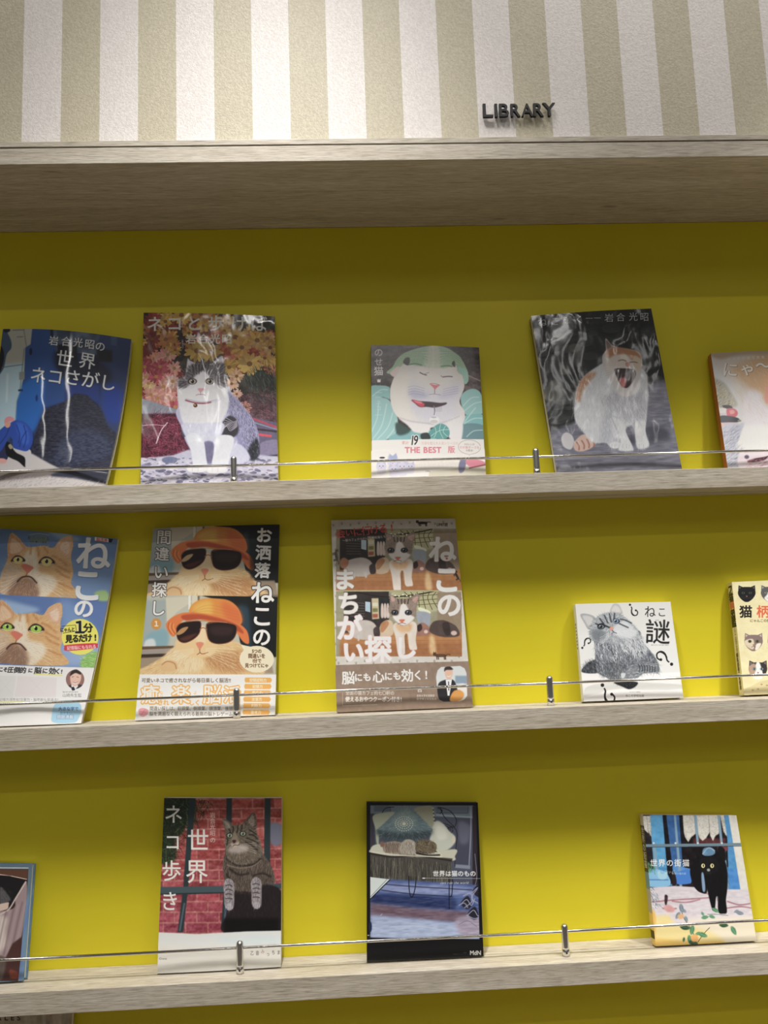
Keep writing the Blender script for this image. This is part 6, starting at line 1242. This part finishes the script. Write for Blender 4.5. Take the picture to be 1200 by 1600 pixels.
        col = ((74, 128, 92), (110, 124, 136), (40, 76, 52))[c]; t = math.radians(ro); g = lambda pts: [(x+a*math.cos(t)-b*math.sin(t), y+a*math.sin(t)+b*math.cos(t)) for a, b in pts]
        p.P(g([(-r, 0), (-r*.3, -r*.45), (r*.5, -r*.35), (r, 0), (r*.5, r*.35), (-r*.3, r*.45)]), col, f=3); p.L(g([(-r, 0), (r*.9, 0)]), 2.5, tuple(min(255, q+60) for q in col), f=1)
    p.P([(430, 990), (470, 975), (480, 1010), (440, 1020)], (214, 160, 110), f=5); p.P([(540, 1160), (590, 1150), (600, 1200), (550, 1205)], (226, 160, 90), f=6)
    for i, ch in enumerate('世界の街猫'): p.T(ch, 226+i*68, 545, 66, (234, 236, 234), b=1, sx=.95)
    p.T('ヨーロッパ', 330, 622, 30, (200, 220, 226), center=1); p.T('新美の猫の旅', 440, 636, 20, (190, 206, 214), center=1)
    S0, S1 = p.sx0, p.sx1; H = p.H
    p.c[:, S0:S1] = (0.20, 0.16, 0.16); p.c[:int(H*.09), S0:S1] = (0.72, 0.71, 0.67); p.c[int(H*.45):int(H*.58), S0:S1] = (0.36, 0.52, 0.62); p.c[int(H*.58):int(H*.76), S0:S1] = (0.62, 0.60, 0.60); p.c[int(H*.76):, S0:S1] = (0.87, 0.70, 0.34)
    p.c[int(H*.89):int(H*.95), S0+2:S1-2] = (0.15, 0.10, 0.10)
    iv, ks, ox, oy, k = p.inv, p.ks, p.ox, p.oy, p.k
    p.inv = lambda q: q; p.ks = 1; p.ox = p.oy = 0; p.k = 1
    for i, ch in enumerate('世界の街猫'): p.T(ch, (S0+S1)/2, H*(.13+i*.065), (S1-S0)*.75, (190, 196, 198), b=.4)
    p.inv, p.ks, p.ox, p.oy, p.k = iv, ks, ox, oy, k
def art_grey(p):
    p.R(-3000, -800, 3000, 4500, (176, 166, 146)); p.N(0.05, 150, 90)
    for x, c in ((330, (196, 188, 170)), (480, (150, 140, 122)), (560, (186, 180, 168)), (600, (140, 122, 108)), (720, (190, 178, 164)), (800, (160, 150, 138))): p.P([(x-30, 240), (x+10, 180), (x+50, 240), (x+40, 2000), (x-40, 2000)], c, f=14, a=.6)
    p.N(0.05, 40, 80)
    for ch, x in (('T', -100), ('A', -20), ('L', 72), ('E', 150), ('S', 228)): p.T(ch, x, 250, 96, (52, 42, 34), b=1.2, center=1)

# ------------------------------------------------------------------ LIBRARY lettering on the wallpaper
YW = -DH+0.004
sign = tag(empty('wall_lettering', tuple(ony((811, 172), YW))), 'small black raised letters reading LIBRARY on the striped wallpaper', 'sign')
for ch, x0, x1, yb_, yt in (('L', 755, 769.5, 183.6, 163.0), ('I', 773.2, 776.4, 183.4, 163.2), ('B', 780.5, 794.0, 183.2, 163.0), ('R', 798.2, 812.0, 183.0, 163.2), ('A', 814.5, 832.0, 182.8, 162.8), ('R', 834.0, 848.0, 182.6, 162.4), ('Y', 848.5, 867.0, 182.0, 161.6)):
    c = bpy.data.curves.new('l', 'FONT'); c.body = ch; c.extrude = 0.05; c.offset = 0.014; c.resolution_u = 6
    o = bpy.data.objects.new('l', c); SC.collection.objects.link(o); bpy.context.view_layer.update()
    me = bpy.data.meshes.new_from_object(o.evaluated_get(bpy.context.evaluated_depsgraph_get()))
    bpy.data.objects.remove(o)
    V = np.array([v.co[:] for v in me.vertices]); lo, hi = V.min(0), V.max(0)
    a = ony((x0, yb_), YW-0.006); b = ony((x1, yt), YW-0.006)
    for v, q in zip(me.vertices, V):
        u, w, d = (q-lo)/np.maximum(hi-lo, 1e-6)
        v.co = (a[0]+(b[0]-a[0])*u, YW-0.0035-0.0045*d, a[2]+(b[2]-a[2])*w)
    bm_ = link_mesh('letter', me, M_BLACK, sign)
    xp = (a[0]+b[0])/2 if ch in 'AYI' else a[0]+0.0014
    pin = box('pin', (xp-0.0005, YW-0.0036, (a[2]+b[2])/2-0.0006), (xp+0.0005, YW+0.0001, (a[2]+b[2])/2+0.0006), M_BLACK)
    pin.parent = bm_
    pin.matrix_parent_inverse = Matrix()

# ------------------------------------------------------------------ the books
def two(TL, TR, BL, BR, t, yb=-0.043, ytL=None, ytR=None, ybR=None):
    yt = -(t+0.0035)
    return [(0, TL, TR, ytL if ytL is not None else yt, ytR if ytR is not None else yt), (1, BL, BR, yb, ybR if ybR is not None else yb)]
TOP, MID, LOW = 'books face out on the uppermost shelf', 'books face out on the second shelf', 'books face out on the third shelf'
book('large softcover with a dark blue alley and a crouching figure in a blue jacket', TOP, 0,
     [(0, (4, 514), (205, 530), -0.020, -0.012), (0.5, (-11, 640), (189, 645), -0.035, -0.026), (1, (-24, 762), (163, 758), -0.044, -0.044)],
     0.009, (0, 480, 5.332), art_alley, 'L', bulge=0.013, rough=0.05, wave=0.5, wscale=11, seed=23, back=(214, 214, 208))
book('large glossy book with a white and tabby cat sitting before autumn flowers', TOP, 0,
     two((224.4, 488.5), (429.5, 494.5), (219.5, 756), (435, 751.5), 0.014), 0.014, (210, 480, 5.0), art_flowers, 'R', bulge=0.004, rough=0.09, wave=0.7, wscale=22, seed=2, back=(130, 110, 100))
book('book with a squinting white cat wearing a cabbage leaf, cream paper band below', TOP, 0,
     two((579.3, 539.3), (748.5, 543), (580.7, 743), (758.7, 739.5), 0.012), 0.012, (560, 520, 5.4545), art_cabbage, 'L', bulge=0.003, band=0.79, gloss=0.6, rough=0.2, wave=0.3, seed=3, back=(226, 222, 212))
book('large dark book with a ginger and white cat yawning before a stone wall', TOP, 0,
     two((830, 493.5), (1018, 482), (869.5, 735), (1066, 732), 0.013), 0.013, (810, 460, 4.444), art_yawn, 'R', bulge=0.003, rough=0.13, wave=0.9, wscale=24, seed=4, back=(40, 44, 46))
book('rust-spined book at the right picture edge with a pale blurred cat, sun and asphalt', TOP, 0,
     two((1110.5, 552), (1290, 545), (1136.5, 728.5), (1325, 722), 0.012), 0.012, (1080, 520, 6.667), art_nya, 'L', bulge=0.002, gloss=0.7, rough=0.12, seed=5, back=(178, 88, 44), hard=1)
book('magazine with two ginger cat faces looking up against blue sky, white paper band', MID, 1,
     [(0, (-27, 824), (184, 842), -0.016, -0.012), (0.5, (-50, 976), (159, 988), -0.030, -0.024), (1, (-70, 1124), (126, 1133), -0.043, -0.050)],
     0.007, (0, 810, 4.705), art_sky, 'L', bulge=0.006, band=0.80, rough=0.08, wave=0.4, seed=6)
book('magazine with two photos of a cat in an orange hat and sunglasses', MID, 1,
     two((239.6, 825.6), (437, 819.3), (211.5, 1124), (429.5, 1118), 0.008), 0.008, (200, 810, 4.8), art_hat, 'R', bulge=0.003, band=0.795, rough=0.08, wave=0.4, seed=7)
book('magazine with two cafe photos of a white and grey cat, taupe paper band below', MID, 1,
     two((517, 813), (711, 810.2), (526.6, 1112), (738, 1101.5), 0.008), 0.008, (505, 800, 5.0), art_cafe, 'L', bulge=0.002, band=0.778, rough=0.1, wave=0.4, seed=8)
book('small square white book with a grey longhaired tabby and black question marks', MID, 1,
     two((898.5, 943.8), (1047.5, 940.2), (911.5, 1095), (1068.3, 1092.3), 0.014), 0.014, (880, 920, 6.0), art_riddle, 'L', bulge=0.001, gloss=0.4, rough=0.2, seed=9)
book('cream paperback at the right picture edge with rows of small cat heads', MID, 1,
     two((1143.0, 909.5), (1290, 903), (1162, 1084.5), (1312, 1078), 0.016), 0.016, (1110, 890, 7.278), art_chart, 'L', bulge=0.0008, gloss=0.3, rough=0.25, seed=10, back=(222, 204, 150))
book('blue-bordered hardcover at the left picture edge with a brown basket photo', LOW, 2,
     two((-130, 1346), (50.5, 1350.5), (-145, 1535), (37.5, 1529), 0.015, yb=-0.045), 0.015, (0, 1330, 7.27), art_basket, 'L', bulge=0.0, gloss=0.5, rough=0.15, seed=11, back=(96, 126, 150), hard=1, pages=M_PAGEW)
book('book with a striped tabby resting its paws over a bar before red bricks', LOW, 2,
     two((256, 1247), (440, 1247), (245.5, 1507), (439, 1504), 0.017, yb=-0.042), 0.017, (230, 1220, 5.161), art_brick, 'L', bulge=0.002, gloss=0.5, rough=0.15, wave=0.4, seed=12)
book('black-bordered book with cushions and two sleeping cats on an iron bench', LOW, 2,
     two((572.4, 1253), (746.6, 1254), (572.8, 1496), (755.8, 1497.7), 0.014, yb=-0.041, ybR=-0.044), 0.014, (555, 1230, 5.4545), art_bench, 'L', bulge=0.001, gloss=0.7, rough=0.12, seed=13, back=(14, 14, 16))
book('thick small book with a black cat stepping through a blue barred window', LOW, 2,
     two((1004, 1273), (1150.5, 1274), (1024, 1477.5), (1182.6, 1472.7), 0.017, yb=-0.042), 0.017, (980, 1250, 5.4545), art_blackcat, 'L', bulge=0.001, gloss=0.4, rough=0.2, seed=14, back=(226, 190, 110))
book('pale grey book with dark capital letters peeking out under the third shelf', 'book on the lowest shelf', 3,
     two((-90, 1580), (114, 1568), (-130, 1945), (92, 1925), 0.010, yb=-0.042), 0.010, (0, 1560, 8.0), art_grey, 'L', gloss=0.3, rough=0.25, seed=15, back=(176, 168, 150))
